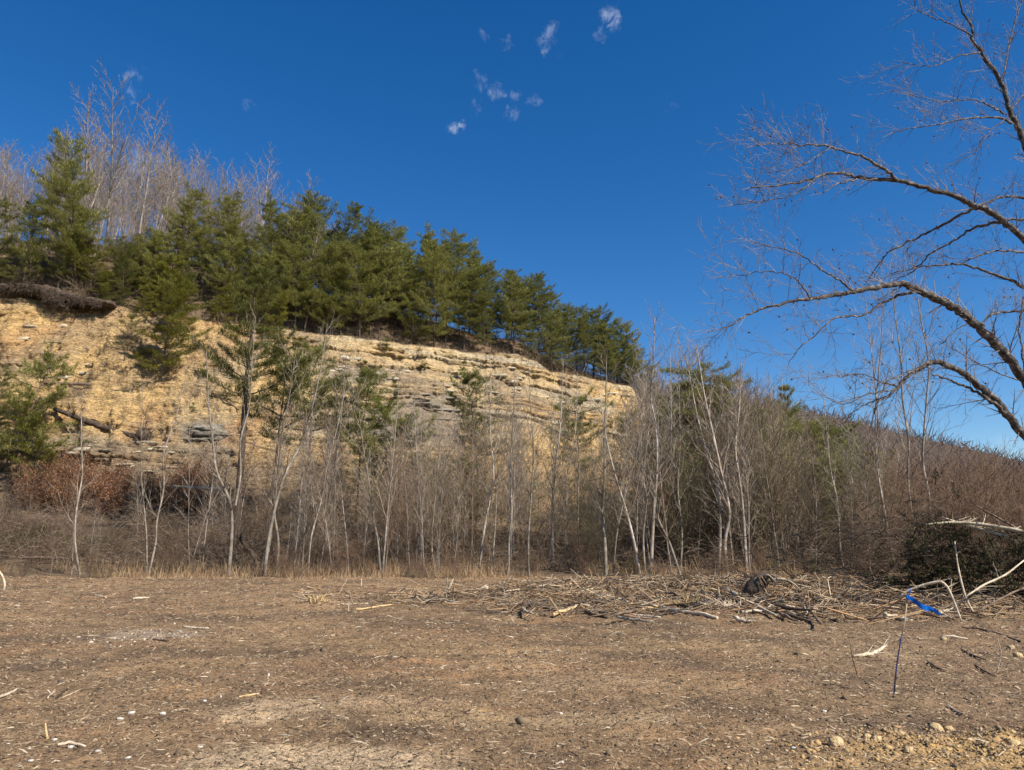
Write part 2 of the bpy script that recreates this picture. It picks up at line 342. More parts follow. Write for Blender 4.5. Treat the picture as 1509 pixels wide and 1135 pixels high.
hc = hc * (1 - tal * .7) + np.array([.38, .26, .14]) * tal * .7
obj('hillside', mesh_np('hillside', np.stack([Xh.ravel(), Yh.ravel(), Zh.ravel()], 1), grid_q(*Xh.shape), mat=M['hill'], smooth=True, color=hc.reshape(-1, 3)), kind='structure')

# ------------------------------------------------------------------ the cliff: bedded sandstone and shale
rs = np.random.RandomState(5)
bounds = [-5.0]
while bounds[-1] < 40: bounds.append(bounds[-1] + rs.choice([.10, .14, .2, .3, .5, .8], p=[.22, .24, .22, .16, .11, .05]))
bounds = np.array(bounds); loff = rs.uniform(-.2, .2, len(bounds)); lthin = np.r_[np.diff(bounds), 1.] < .16; lcrack = lthin & (rs.uniform(0, 1, len(bounds)) < .75); lhard = rs.uniform(.2, 1, len(bounds))
def cliff_surface(X, v):
    by, bz = toeYZ(X); ty, tz = topYZ(X)
    vv = np.clip(v, 0, 1)
    Yc = by + (ty - by) * (vv ** 1.25) - 0.2; Zc = bz - .6 + (tz + .15 - bz + .6) * vv
    over = np.clip(v - 1, 0, 1); Yc = Yc + over * 12; Zc = Zc + over * .6
    macro = 1.1 * fbm(X * .10, Zc * .07, seed=51, oct=3) + .8 * fbm(X * .33, Zc * .14, seed=52, oct=3) + .42 * fbm(X * .9, Zc * .55, seed=69, oct=4, rough=.6)
    gul = -.22 * sstep(.2, .98, 1 - np.abs(fbm(X * .22 + .1 * Zc, Zc * .05, seed=53, oct=2)) * 2.2)
    wz = Zc + .030 * X + .5 * fbm(X * .06, Zc * .05, seed=54, oct=2) + .22 * fbm(X * .5, Zc * .4, seed=70, oct=3) + .07 * fbm(X * 1.3, Zc * 1.3, seed=55, oct=2)
    li = np.searchsorted(bounds, wz); bl = np.floor(X * (.28 + .5 * lhard[li]) + li * 3.7 + .3 * fbm(X, Zc, seed=56, oct=2))
    blk = (_h(bl, li, li * 0, 3) - .5)
    lx = vn(X * .5, li * 5.3, seed=57) - .5
    soft = sstep(.05, .45, fbm(X * .09 + 3, Zc * .13, seed=58, oct=3) + soft_marks(X, Zc))
    led = (loff[li] * (.6 + 1.0 * lx) + .20 * blk * lhard[li] + .18 * lx) * (1 - .66 * soft)
    led = led - .38 * lcrack[li] * sstep(-.12, .12, fbm(X * .45, li * 3.1, seed=68, oct=2) + .08) * (1 - .9 * soft)
    rough = .20 * fbm(X * 1.6, Zc * 2.4, seed=59, oct=5, rough=.62) + .07 * fbm(X * 5, Zc * 8, seed=60, oct=2)
    rough = rough + soft * (.30 * fbm(X * 1.1 + .5 * Zc, Zc * .22, seed=75, oct=4, rough=.6) - .32 * sstep(.7, 1, 1 - np.abs(fbm(X * .7 - .35 * Zc, Zc * .18, seed=76, oct=3)) * 3))
    D = (macro + gul + led * 1.15 + rough) * sstep(1.08, .96, v) * 1.0
    return Yc - D, Zc + .1 * rough, li, soft, blk, wz
def gauss(X, Z, px, py, Y, rx, rz):
    p = at(px, py, Y); return np.exp(-((X - p[0]) / rx) ** 2 - ((Z - p[2]) / rz) ** 2)
def soft_marks(X, Z):
    return .9 * gauss(X, Z, 110, 490, 56, 7, 3) + .6 * gauss(X, Z, 330, 600, 54, 5, 5) + .7 * gauss(X, Z, 200, 570, 54, 7, 4) + .8 * gauss(X, Z, 235, 600, 53, 1.6, 4) - .6 * gauss(X, Z, 640, 580, 62, 5, 3) \
        - .7 * gauss(X, Z, 560, 535, 62, 9, 3) - .6 * gauss(X, Z, 780, 570, 68, 7, 3) - 1.0 * gauss(X, Z, 120, 670, 50, 8, 1.6) + .5 * gauss(X, Z, 790, 530, 70, 3, 1) + .5 * gauss(X, Z, 880, 575, 76, 4, 1)
nr, nc = 215, 740
vx = np.linspace(-50, 18, nc); vv = np.linspace(0, 1.15, nr)
Xc, Vc = np.meshgrid(vx, vv)
Yc, Zc, li, soft, blk, wz = cliff_surface(Xc, Vc)
cc = np.ones(Xc.shape + (3,)) * np.array([.58, .42, .225])
def cb(c, m): global cc; cc = cc * (1 - m[..., None]) + np.array(c) * m[..., None]
cb((.64, .50, .30), sstep(-.1, .4, fbm(Xc * .25, Zc * .4, seed=61)) * .8)
cb((.50, .29, .11), sstep(.05, .45, fbm(Xc * .18, Zc * .3, seed=62)) * .6)
cb((.66, .45, .20), soft * .7)
cb((.52, .45, .33), sstep(.1, .5, fbm(Xc * .15, Zc * .9, seed=63)) * (1 - soft) * .8)
layc = np.random.RandomState(9).uniform(0, 1, len(bounds))[li]
cb((.30, .245, .18), (layc > .72) * (1 - soft) * .55); cb((.55, .42, .24), ((layc < .2) * (1 - soft) * .5))
grey = gauss(Xc, Zc, 640, 605, 61, 4.2, 1.9) + .9 * gauss(Xc, Zc, 590, 640, 59, 6, 1.3) + 1.1 * gauss(Xc, Zc, 305, 640, 53, 1.9, 1.3) + .9 * gauss(Xc, Zc, 320, 690, 51, 1.5, 2.2) + .5 * gauss(Xc, Zc, 330, 550, 57, 2.2, 3) + .7 * gauss(Xc, Zc, 100, 660, 50, 8, .9) + .7 * gauss(Xc, Zc, 540, 550, 61, 3, .8)
cb((.27, .245, .205), np.clip(grey * (1.0 + .7 * fbm(Xc * .8, wz * 3, seed=64)), 0, 1) * .9)
cb((.52, .30, .14), soft * sstep(0, .4, fbm(Xc * .5 - .25 * Zc, Zc * .15, seed=77)) * .55)
cb((.44, .25, .13), sstep(.2, .6, fbm(Xc * .2 + 7, Zc * .2, seed=65)) * .45)
cb((.30, .22, .15), sstep(.08, .4, fbm(Xc * .35 + 3, Zc * .35, seed=72, oct=5)) * .5)
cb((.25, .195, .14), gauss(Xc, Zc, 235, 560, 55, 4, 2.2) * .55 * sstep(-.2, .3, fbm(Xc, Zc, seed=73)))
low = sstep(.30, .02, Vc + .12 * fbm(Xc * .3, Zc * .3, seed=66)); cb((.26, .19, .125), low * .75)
cb((.12, .085, .058), sstep(.985, 1.0, Vc + .012 * fbm(Xc * 2, Zc * 2, seed=67)))
cb((.12, .085, .058), sstep(.955, .985, Vc) * sstep(-42, -46, -Xc * 1.0 - 84) * .0)
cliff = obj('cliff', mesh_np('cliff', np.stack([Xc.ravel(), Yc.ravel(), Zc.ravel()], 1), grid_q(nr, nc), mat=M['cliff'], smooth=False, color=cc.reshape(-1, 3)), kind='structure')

def rock_mesh(name, m, sx, sy, sz, seed, cuts=2, rough=.16, flat=False):
    r = np.random.RandomState(seed); n = cuts + 2; V = []; idx = {}
    Q = []
    def vid(p):
        k = tuple(np.round(p, 4))
        if k not in idx: idx[k] = len(V); V.append(p)
        return idx[k]
    for ax in range(3):
        for s in (-1, 1):
            for i in range(n - 1):
                for j in range(n - 1):
                    c = []
                    for (a, b) in ((i, j), (i + 1, j), (i + 1, j + 1), (i, j + 1)):
                        p = np.zeros(3); p[ax] = s; p[(ax + 1) % 3] = -1 + 2 * a / (n - 1); p[(ax + 2) % 3] = -1 + 2 * b / (n - 1); c.append(vid(p))
                    Q.append(c if s > 0 else c[::-1])
    V = np.array(V); L = np.linalg.norm(V, axis=1, keepdims=True)
    V = V / (L ** (.12 if flat else .5)); V = V * (1 + rough * r.uniform(-1, 1, (len(V), 3)))
    sh = r.uniform(-.25, .25, 2); V[:, 0] += sh[0] * V[:, 2]; V[:, 1] += sh[1] * V[:, 2]
    return mesh_np(name, V * np.array([sx, sy, sz]), np.array(Q), mat=m)
slab_meshes = [rock_mesh('rock_slab', M['slab'], .8, .5, .15, 100 + i, 1, .22, True) for i in range(5)]
shale_meshes = [rock_mesh('rock_slab', M['shale_slab'], 1.0, .5, .10, 120 + i, 1, .22, True) for i in range(5)]
def cliff_point(px, py, push=0.0):
    """where the line of sight through a photo pixel meets the cliff face (plain search along the face)"""
    d = ray(px, py); s = np.linspace(44, 95, 500)[:, None]; P = np.array([0, 0, CAMZ]) + d * s / d[1]
    by, bz = toeYZ(P[:, 0]); ty, tz = topYZ(P[:, 0]); v = (P[:, 2] - bz + .6) / np.maximum(tz - bz + .75, .5)
    ys = cliff_surface(P[:, 0], v)[0]; k = np.nonzero((v >= 0) & (v <= 1) & (P[:, 1] >= ys))[0]
    return P[k[0]].copy() if len(k) else at(px, py, 60)
pr = np.random.RandomState(77)
zones = [(40, 130, 530, 560, 8, 0), (60, 260, 650, 695, 26, 0), (270, 330, 625, 650, 7, 1), (440, 620, 520, 560, 16, 0), (590, 690, 580, 620, 16, 1), (500, 600, 590, 640, 10, 1),
         (640, 800, 540, 580, 18, 0), (800, 930, 575, 640, 20, 0), (0, 130, 450, 520, 8, 0), (330, 420, 500, 560, 6, 0), (560, 690, 620, 690, 12, 1)]
for (x0, x1, y0, y1, n, kind) in zones:
    for i in range(n):
        P = cliff_point(pr.uniform(x0, x1), pr.uniform(y0, y1))
        ms = (shale_meshes if kind else slab_meshes)[pr.randint(5)]
        o = obj('rock_slab', ms, cliff, P + np.array([0, .22, 0])); s = pr.uniform(.35, .85)
        o.scale = (s * pr.uniform(.7, 1.4), s, s * pr.uniform(.6, 1.4)); o.rotation_euler = (pr.uniform(-.1, .1), pr.uniform(-.07, .02), pr.uniform(-.35, .35))
P = cliff_point(303, 640)
for i, (dx, dz, a_, b_, c_, lb) in enumerate([(.1, .55, 1.15, .9, .30, 'rounded grey cap of the shale outcrop on the yellow face'), (.35, .12, 1.2, .9, .26, 'middle grey bed of the shale outcrop'), (.5, -.3, .95, .8, .24, 'lowest bed of the shale outcrop'), (-1.15, .15, .8, .8, .16, 'thin grey ledge sticking out left of the shale outcrop')]):
    obj('rock_outcrop', rock_mesh('rock_outcrop', M['shale_slab'], a_, b_, c_, 200 + i, 3, .2, i > 0), cliff, P + np.array([dx * .8, .55, dz * .8]), label=lb)

# ------------------------------------------------------------------ growing plants
def rot_about(d, ang, az, r):
    d = d / (np.linalg.norm(d) + 1e-9); a = np.array([0, 0, 1.]) if abs(d[2]) < .9 else np.array([1., 0, 0])
    u = np.cross(d, a); u /= np.linalg.norm(u); v = np.cross(d, u)
    return d * math.cos(ang) + (u * math.cos(az) + v * math.sin(az)) * math.sin(ang)
def grow(r, p, d, L, rad, lvl, P, S):
    """P: list per level of dict(seg, wander, up, start, every, ang, ratio, rr, down). S collects (p0,p1,r0,r1,level)."""
    q = P[lvl]; n = max(2, int(round(L / q['seg']))); st = L / n; rend = rad * q.get('taper', .25); d = np.array(d, float); last = lvl + 1 >= len(P)
    nxt = q['start'] * L; az = r.uniform(0, 6.28)
    for i in range(n):
        d = d + r.normal(0, q['wander'], 3) + np.array([0, 0, q['up']]); d /= np.linalg.norm(d) + 1e-9
        p1 = p + d * st; t0, t1 = i / n, (i + 1) / n
        S.append((p, p1, rad + (rend - rad) * t0, rad + (rend - rad) * t1, lvl))
        if not last:
            while nxt < (i + 1) * st:
                f = nxt / L; az += 2.4 + r.uniform(-.5, .5)
                dd = rot_about(d, q['ang'] * r.uniform(.7, 1.25), az, r)
                cl = L * q['ratio'] * r.uniform(.6, 1.2) * (1 - q.get('cone', .5) * f); cr = (rad + (rend - rad) * f) * q['rr']
                if cl > .08: grow(r, p + (p1 - p) * ((nxt - i * st) / st), dd, cl, max(cr, P[lvl + 1].get('rmin', .004)), lvl + 1, P, S)
                nxt += q['every'] * r.uniform(.6, 1.4)
        p = p1
    return p, d
def seg_meshes(S, trunk_mat, twig_mat, tlevel=0, sides=(6, 4, 3, 3, 3)):
    out = []
    A, B = [s for s in S if s[4] <= tlevel], [s for s in S if s[4] > tlevel]
    for part, mt in ((A, trunk_mat), (B, twig_mat)):
        acc = Acc()
        for lv in sorted(set(s[4] for s in part)):
            q = [s for s in part if s[4] == lv]
            V, Q = prisms([s[0] for s in q], [s[1] + (s[1] - s[0]) * .04 for s in q], [s[2] for s in q], [s[3] for s in q], sides[min(lv, 4)]); acc.add(V, Q)
        out.append(acc.mesh('trunk' if mt is trunk_mat and part is A else 'branches', mt) if acc.n else None)
    return out
def lv(seg, wander, up, start, every, ang, ratio, rr, **k): return dict(seg=seg, wander=wander, up=up, start=start, every=every, ang=ang, ratio=ratio, rr=rr, **k)

def hardwood(seed, h=17, dense=1.0, twig='grey_twigs', bark='grey_bark'):
    r = np.random.RandomState(seed); S = []
    P = [lv(.9, .03, .01, .34, .55 / dense, .6, .30, .46, cone=.5, taper=.15), lv(.6, .06, .05, .2, .38 / dense, .55, .42, .5, rmin=.028, cone=.4),
         lv(.5, .06, .04, .1, .32 / dense, .5, .5, .6, rmin=.019, cone=.3), lv(.5, .1, .04, .3, 9, .6, .5, .6, rmin=.014)]
    grow(r, np.zeros(3), (r.normal(0, .08), r.normal(0, .08), 1), h, h * .0085, 0, P, S)
    if seed % 2 == 0:
        i = int(len([s for s in S if s[4] == 0]) * .45); s = [s for s in S if s[4] == 0][i]
        grow(r, s[0], (r.uniform(-.35, .35), r.uniform(-.3, .3), 1), h * .5, s[2] * .7, 0, P, S)
    return seg_meshes(S, M[bark], M[twig])
def sapling(seed, h=9, trunk=None, rad=None, dense=1.0, twig='sapling_twigs', bark='pale_bark', ang=.55, low=.16):
    r = np.random.RandomState(seed); S = []
    P = [lv(.5, .04, .015, low, .26 / dense, ang, .28, .42, cone=.6, taper=.12), lv(.35, .08, .06, .12, .24 / dense, .55, .5, .55, rmin=.013, cone=.3),
         lv(.35, .09, .06, .2, .3 / dense, .5, .5, .6, rmin=.009), lv(.2, .1, .05, .3, 9, .5, .5, .6, rmin=.004)]
    rad = rad or h * .0052
    if trunk is None: grow(r, np.zeros(3), (r.normal(0, .06), r.normal(0, .05), 1), h, rad, 0, P, S)
    else:
        T = spline(trunk, 4); n = len(T) - 1; Lc = np.cumsum(np.r_[0, np.linalg.norm(np.diff(T, axis=0), axis=1)]); nxt = low * Lc[-1]; az = 0
        for i in range(n):
            f0, f1 = Lc[i] / Lc[-1], Lc[i + 1] / Lc[-1]; ra, rb = rad * (1 - .85 * f0), rad * (1 - .85 * f1); d = T[i + 1] - T[i]; d = d / np.linalg.norm(d)
            S.append((T[i], T[i + 1], ra, rb, 0))
            while nxt < Lc[i + 1]:
                f = nxt / Lc[-1]; az += 2.4 + r.uniform(-.5, .5); t = (nxt - Lc[i]) / (Lc[i + 1] - Lc[i])
                grow(r, T[i] + (T[i + 1] - T[i]) * t, rot_about(d, ang * r.uniform(.7, 1.3), az, r), Lc[-1] * .24 * r.uniform(.6, 1.2) * (1 - .5 * f), max(ra * .42, .008), 1, P, S)
                nxt += .26 / dense * r.uniform(.6, 1.4)
    return seg_meshes(S, M[bark], M[twig])
def shrub(seed, h=2.4, stems=14, twig='brush_twigs', spread=.55, dense=1.0, wander=.09, up=.02):
    r = np.random.RandomState(seed); S = []
    P = [lv(.22, wander, up, .15, .2 / dense, .6, .42, .6, rmin=.009, cone=.4), lv(.22, .12, .02, .15, .2 / dense, .7, .5, .7, rmin=.008), lv(.2, .14, .01, .3, 9, .6, .5, .6, rmin=.006)]
    for i in range(stems):
        a = r.uniform(0, 6.28); q = r.uniform(0, .35) * h * .4
        grow(r, np.array([math.cos(a) * q, math.sin(a) * q, -.05]), (math.cos(a) * spread * r.uniform(0, 1.3), math.sin(a) * spread * r.uniform(0, 1.3), 1), h * r.uniform(.5, 1.05), .011 * r.uniform(.6, 1.3), 0, P, S)
    return S
def leaves_at(C, size, r, mat_, name='leaves', droop=0):
    n = len(C); d = unit(r.normal(0, 1, (n, 3)) + np.array([0, 0, -droop])); _, U, W = frames(d); s = size * r.uniform(.6, 1.3, (n, 1))
    V = np.stack([C, C + d * s * .5 + U * s * .28, C + d * s, C + d * s * .5 - U * s * .28 + W * s * .1], 1).reshape(-1, 3)
    return mesh_np(name, V, np.arange(n * 4).reshape(-1, 4), mat=mat_)
def tufts(C, D, r, k, ln, wd, mat_, name='foliage', spread=.75):
    n = len(C); C = np.repeat(C, k, 0); D = np.repeat(D, k, 0); d = unit(unit(D) * .9 + r.normal(0, spread, (n * k, 3)) * [1, 1, .7] + np.array([0, 0, .12]))
    _, U, _ = frames(d); L = ln * r.uniform(.6, 1.2, (n * k, 1)); W = wd * r.uniform(.6, 1.2, (n * k, 1))
    C = C + r.normal(0, ln * .25, C.shape)
    V = np.stack([C - U * W, C + U * W, C + d * L], 1).reshape(-1, 3)
    return mesh_np(name, V, None, np.arange(n * k * 3).reshape(-1, 3), mat=mat_)
def pine(seed, h=10, low=.22, width=.24, dense=1.0, needles='pine_needles', k=13, trunk=None, top=.9, dead=True, rad=None, ln=.23, wd=.019, clump=False):
    """Virginia pine: whorled, up-curved limbs, needles in tufts towards the tips; bare dead stubs lower down"""
    r = np.random.RandomState(seed); S = []; C, D = [], []
    if trunk is None:
        n = int(h / .5); T = [np.zeros(3)]; d = np.array([r.normal(0, .04), r.normal(0, .04), 1.])
        for i in range(n): d = d + np.array([r.normal(0, .035), r.normal(0, .035), .0]); d /= np.linalg.norm(d); T.append(T[-1] + d * h / n)
        T = np.array(T)
    else: T = spline(trunk, 4)
    n = len(T) - 1; r0 = rad or h * .0088
    for i in range(n): S.append((T[i], T[i + 1], r0 * (1 - .9 * i / n), r0 * (1 - .9 * (i + 1) / n), 0))
    def pos(f): x = f * n; i = min(int(x), n - 1); return T[i] + (T[i + 1] - T[i]) * (x - i)
    f = low * .45 if dead else low; az = r.uniform(0, 6)
    lob = r.uniform(.45, 1.5, 12) if not clump else np.ones(12)
    while f < .985:
        alive = f > low
        prof = (1 - ((f - low) / (1 - low))) if alive else .7
        if clump: prof = max(0, 1 - ((f - (low + .5 * (1 - low))) / (.56 * (1 - low))) ** 2) if alive else .5
        if r.uniform() < .10 and alive and f < .85: f += .02; continue
        L0 = h * width * (.22 + .95 * max(prof, 0) ** .55) * (1 + .28 * math.sin(f * 23 + seed)) * min(1, (f - low) / .10 + .6 if alive else .6)
        for b in range(r.randint(4, 7) if alive else r.randint(1, 3)):
            az += 6.28 / 5.3 + r.uniform(-.5, .5); L = L0 * r.uniform(.55, 1.2) * lob[int(az * 12 / 6.28) % 12]; el = r.uniform(-.22, .25) + .42 * f * f if not clump else r.uniform(-.35, .35)
            d = np.array([math.cos(az) * math.cos(el), math.sin(az) * math.cos(el), math.sin(el)]); p = pos(f); rb = max(.008, .02 * L / 1.6)
            m = max(3, int(L / .28)); st = L / m
            for i in range(m):
                d = d + r.normal(0, .09, 3) + np.array([0, 0, (.05 if not clump else -.01) if alive else -.03]); d /= np.linalg.norm(d); p1 = p + d * st; t = (i + 1) / m
                S.append((p, p1, rb * (1 - .8 * i / m), rb * (1 - .8 * t), 1))
                if alive and t > .22:
                    for s in (-1, 1):
                        if r.uniform() < .92 * dense:
                            side = np.cross(d, [0, 0, 1.]); side /= np.linalg.norm(side) + 1e-9
                            td = d * .75 + side * s * r.uniform(.4, .95) + np.array([0, 0, r.uniform(-.05, .35)]); td /= np.linalg.norm(td); tl = r.uniform(.2, .5) * (1.15 - .5 * t) * min(1.4, L)
                            S.append((p1, p1 + td * tl, .008, .005, 2)); C.append(p1 + td * tl); D.append(td); C.append(p1 + td * tl * .5); D.append(td)
                    C.append(p1); D.append(d)
                elif not alive and r.uniform() < .6:
                    td = d + r.normal(0, .6, 3); td /= np.linalg.norm(td); S.append((p1, p1 + td * .35, .007, .004, 2))
                p = p1
            if alive: C.append(p); D.append(d)
        f += r.uniform(.036, .064) * 10 / h * (.55 if clump else 1)
    C.append(T[-1]); D.append(np.array([0, 0, 1.]))
    me = seg_meshes(S, M['pine_bark'], M['pine_bark'])
    fo = tufts(np.array(C), np.array(D), r, k, ln, wd, M[needles], 'foliage')
    return [me[0], me[1], fo]

PN = ['trunk', 'branches', 'foliage']
def plant(name, meshes, loc, rz, sc, label, category, group=None, tilt=(0, 0), names=PN, zs=None):
    e = bpy.data.objects.new(name, None); COL.objects.link(e); e.location = loc; e.rotation_euler = (tilt[0], tilt[1], rz); e.scale = (sc, sc, sc * (zs or 1)); e.empty_display_size = .2
    e['label'] = label; e['category'] = category
    if group: e['group'] = group
    for nme, me in zip(names, meshes):
        if me: c = bpy.data.objects.new(nme, me); COL.objects.link(c); c.parent = e
    return e

pines_d = [pine(300 + i, 10, low=.14 + .04 * (i % 4), width=.235 + .025 * (i % 3), k=15, ln=.23, wd=.016) for i in range(7)]
pines_y = [pine(320 + i, 7, low=.10, width=.28, dense=1.0, needles='pine_needles_yellow', k=14) for i in range(2)]
pines_t = [pine(330 + i, 12, low=.42, width=.17, dense=.8, k=14) for i in range(2)]
hard_v = [hardwood(400 + i, 17, 1.0) for i in range(5)]
sap_g = [sapling(430 + i, 9, twig='sapling_twigs', bark=('pale_bark' if i % 2 else 'grey_bark')) for i in range(7)]
sap_r = [sapling(450 + i, 7, twig='russet_twigs', bark='grey_bark', dense=1.2) for i in range(3)]
pr = np.random.RandomState(11)

# --- where things stand, in words
LM = [(60, 'at the left frame edge'), (95, 'left of the single slim sapling'), (160, 'around the single slim sapling'), (205, 'left of the low-forking white sapling'), (265, 'behind the low-forking white sapling'), (315, 'left of the Y-forked sapling'),
      (375, 'around the Y-forked sapling'), (425, 'around the long leaning pale sapling'), (470, 'by the stubby white trunk'), (515, 'between the stubby white trunk and the V-shaped pair'), (585, 'around the V-shaped pair'), (640, 'right of the V-shaped pair'),
      (690, 'left of the dense dark pine'), (735, 'below the dense dark pine'), (775, 'by the swollen-foot sapling'), (820, 'at the grey straight mid trunk'), (870, 'left of the stout white-patched trunk'), (915, 'around the stout white-patched trunk'),
      (948, 'by the left-leaning grey sapling'), (985, 'by the tall white elbowed sapling'), (1030, 'right of the tall white elbowed sapling'), (1058, 'left of the mottled pale trunk'), (1100, 'around the mottled pale trunk'), (1150, 'right of the mottled pale trunk'),
      (1210, 'below the wispy pointed pine'), (1262, 'by the crooked grey sapling'), (1325, 'behind the brush heap of the four thin trees'), (1372, 'around the tallest thin pale tree'), (1440, 'behind the left end of the cedar heap'), (9999, 'behind the cedar heap by the right frame edge')]
def near(px): return next(t for q, t in LM if px < q)
RL = [(60, 'at the far left rim'), (140, 'above the hanging root mat'), (210, 'above the bright cliff pine'), (280, 'by the pointed pine'), (345, 'by the bluish pine'), (425, 'above the tall slim dark-trunk pine'), (500, 'at the highest rounded pine'), (570, 'at the ridge dip'),
      (640, 'above the shale face'), (700, 'at the broad crest pine'), (760, 'left of the ridge notch'), (830, 'around the ridge notch'), (895, 'by the squat wide pine'), (9999, 'at the right end of the ridge')]
def rim_near(px): return next(t for q, t in RL if px < q)
# --- pines along the cliff top
def pine_label(px, row, sc):
    return '%s %s pine %s' % (['front row', 'second row', 'third row', 'back row', 'hindmost'][row], 'tall' if sc > 1.02 else 'short' if sc < .82 else 'middling', rim_near(px)), 'pines in the dense band along the cliff top'
cnt = 0
for row, (off, sp) in enumerate([(1.6, 2.0), (4.0, 2.1), (7.2, 2.4), (11, 2.8), (15.5, 3.3)]):
    x = -50 + row
    while x < 16.6:
        xx = x + pr.uniform(-.7, .7); ty, tz = topYZ(xx); yy_ = ty + off + pr.uniform(-.8, .8)
        px = CX + F * xx / (yy_ * .985); x += sp
        if 95 < px < 235 and pr.uniform() < .5: continue
        if px < 170 and row < 5 and pr.uniform() < (.62 if row < 2 else .72): continue
        if px < 420 and row >= 2 and pr.uniform() < .35: continue
        if row == 4 and px > 700: continue
        sc = np.interp(px, [0, 100, 200, 250, 420, 600, 800, 960], [.80, .6, .6, .85, .98, 1.0, .88, .76]) * pr.uniform(.66, 1.14) * (1 if row else .88)
        v = pines_d[pr.randint(7)] if pr.uniform() > .2 or row == 0 else pines_t[pr.randint(2)]
        if v in pines_t: sc *= .88
        lb, gr = pine_label(px, row, sc)
        plant('pine_tree', v, (xx, yy_, hgs(xx, yy_) - .3), pr.uniform(0, 6.28), sc, lb, 'pine', gr, (pr.normal(0, .03), pr.normal(0, .04))); cnt += 1

# --- pines picked out one by one: (base px, depth, top py, kind, label)
def solo_pine(px, Y, top, v, h0, label, base=None, tilt=(0, 0), z=None, wide=1.0):
    b = at(px, 600, Y); zz = hgs(b[0], Y) if z is None else z
    T = at(px, top, Y); s = (T[2] - zz) / h0
    return plant('pine_tree', v, (b[0], Y, zz - .1), pr.uniform(0, 6), s * wide, label, 'pine', None, tilt, zs=1 / wide)
def cliff_pine(px, py, h, v, h0, label, tilt=(0, 0), wide=1.0):
    P = cliff_point(px, py); s = h / h0
    return plant('pine_tree', v, (P[0], P[1] + .1, P[2] - .15), pr.uniform(0, 6), s * wide, label, 'pine', None, tilt, zs=1 / wide)
solo_pine(70, 61, 205, pines_d[1], 10, 'tallest dark pine standing apart at the upper left skyline', wide=.8)
for i in range(16):
    px = [112, 128, 141, 155, 166, 178, 190, 203, 216, 228, 240, 122, 160, 197, 222, 150][i]; Y = 60 + (i * 7) % 9
    solo_pine(px, Y, 335 + (i * 37) % 60, pines_d[i % 7] if i % 3 else pines_y[i % 2], 10 if i % 3 else 7, '%s low pine under the tall skyline trees, %s of the bright cliff pine' % (['squat', 'feathery', 'pointed', 'ragged'][i % 4], 'far left' if px < 150 else 'left' if px < 195 else 'directly above' if px < 235 else 'right'), wide=1.2)['group'] = 'low pines under the skyline trees'
solo_pine(90, 60, 260, pines_d[2], 10, 'dark pine against the right side of the tallest upper left pine')
solo_pine(8, 59, 290, pines_d[4], 10, 'pine cut by the left frame edge on the cliff rim')
solo_pine(258, 64, 280, pines_d[3], 10, 'pointed pine rising in front of the bare skyline trees')
solo_pine(318, 66, 285, pines_d[0], 10, 'bluish green pine right of the pointed pine')
solo_pine(460, 72, 278, pines_d[5], 10, 'highest rounded pine of the ridge, above the middle of the cliff')
solo_pine(490, 70, 300, pines_t[0], 12, 'open topped pine just right of the highest rounded pine')
solo_pine(553, 74, 325, pines_d[6], 10, 'pointed yellow-green pine at the ridge dip')
solo_pine(650, 76, 345, pines_d[2], 10, 'broad pine at the crest above the shale face')
solo_pine(702, 78, 362, pines_t[1], 12, 'narrow bluish pine poking above the ridge line')
solo_pine(783, 80, 408, pines_d[0], 10, 'pine top standing free beyond the ridge notch')
solo_pine(812, 82, 425, pines_d[3], 10, 'second pine top right of the ridge notch')
solo_pine(875, 84, 452, pines_d[1], 10, 'squat wide pine near the right end of the ridge', wide=1.15)
solo_pine(932, 87, 482, pines_d[4], 10, 'last pine at the right end of the ridge, leaning right', tilt=(0, .12), wide=1.1)
cliff_pine(236, 562, 7.8, pines_y[0], 7, 'bright yellow-green pine growing on the cliff face', wide=1.1)
cliff_pine(265, 500, 4.6, pines_y[1], 7, 'small yellow-green pine right of the bright cliff pine', wide=1.2)
cliff_pine(181, 535, 4.2, pine(340, 6, low=.35, width=.30, dense=.45, k=9), 6, 'thin half-bare pine clinging left of the bright cliff pine', tilt=(0, .05))
cliff_pine(205, 470, 3.2, pines_y[1], 7, 'little pine under the cliff rim')
cliff_pine(395, 500, 4.0, pines_y[0], 7, 'bushy pine at the rim beside the tall dark trunk', wide=1.2)
cliff_pine(320, 478, 3.6, pines_y[1], 7, 'low bushy pine hugging the cliff rim', wide=1.3)
cliff_pine(150, 452, 3.0, pines_y[0], 7, 'stubby pine on the rim right of the hanging roots', wide=1.3)
# left leaning pines in front of the cliff
solo_pine(38, 46, 505, pine(341, 8, low=.25, width=.30, dense=.8, k=13), 8, 'drooping pine with pale leaning trunk at the left edge', tilt=(0, -.2), wide=.9)
solo_pine(-22, 46, 540, pines_d[5], 10, 'dark pine half cut off by the left edge, low on the slope', wide=.85)
solo_pine(70, 46.5, 590, pines_y[1], 7, 'small feathery pine below the drooping left pine', tilt=(0, -.1))
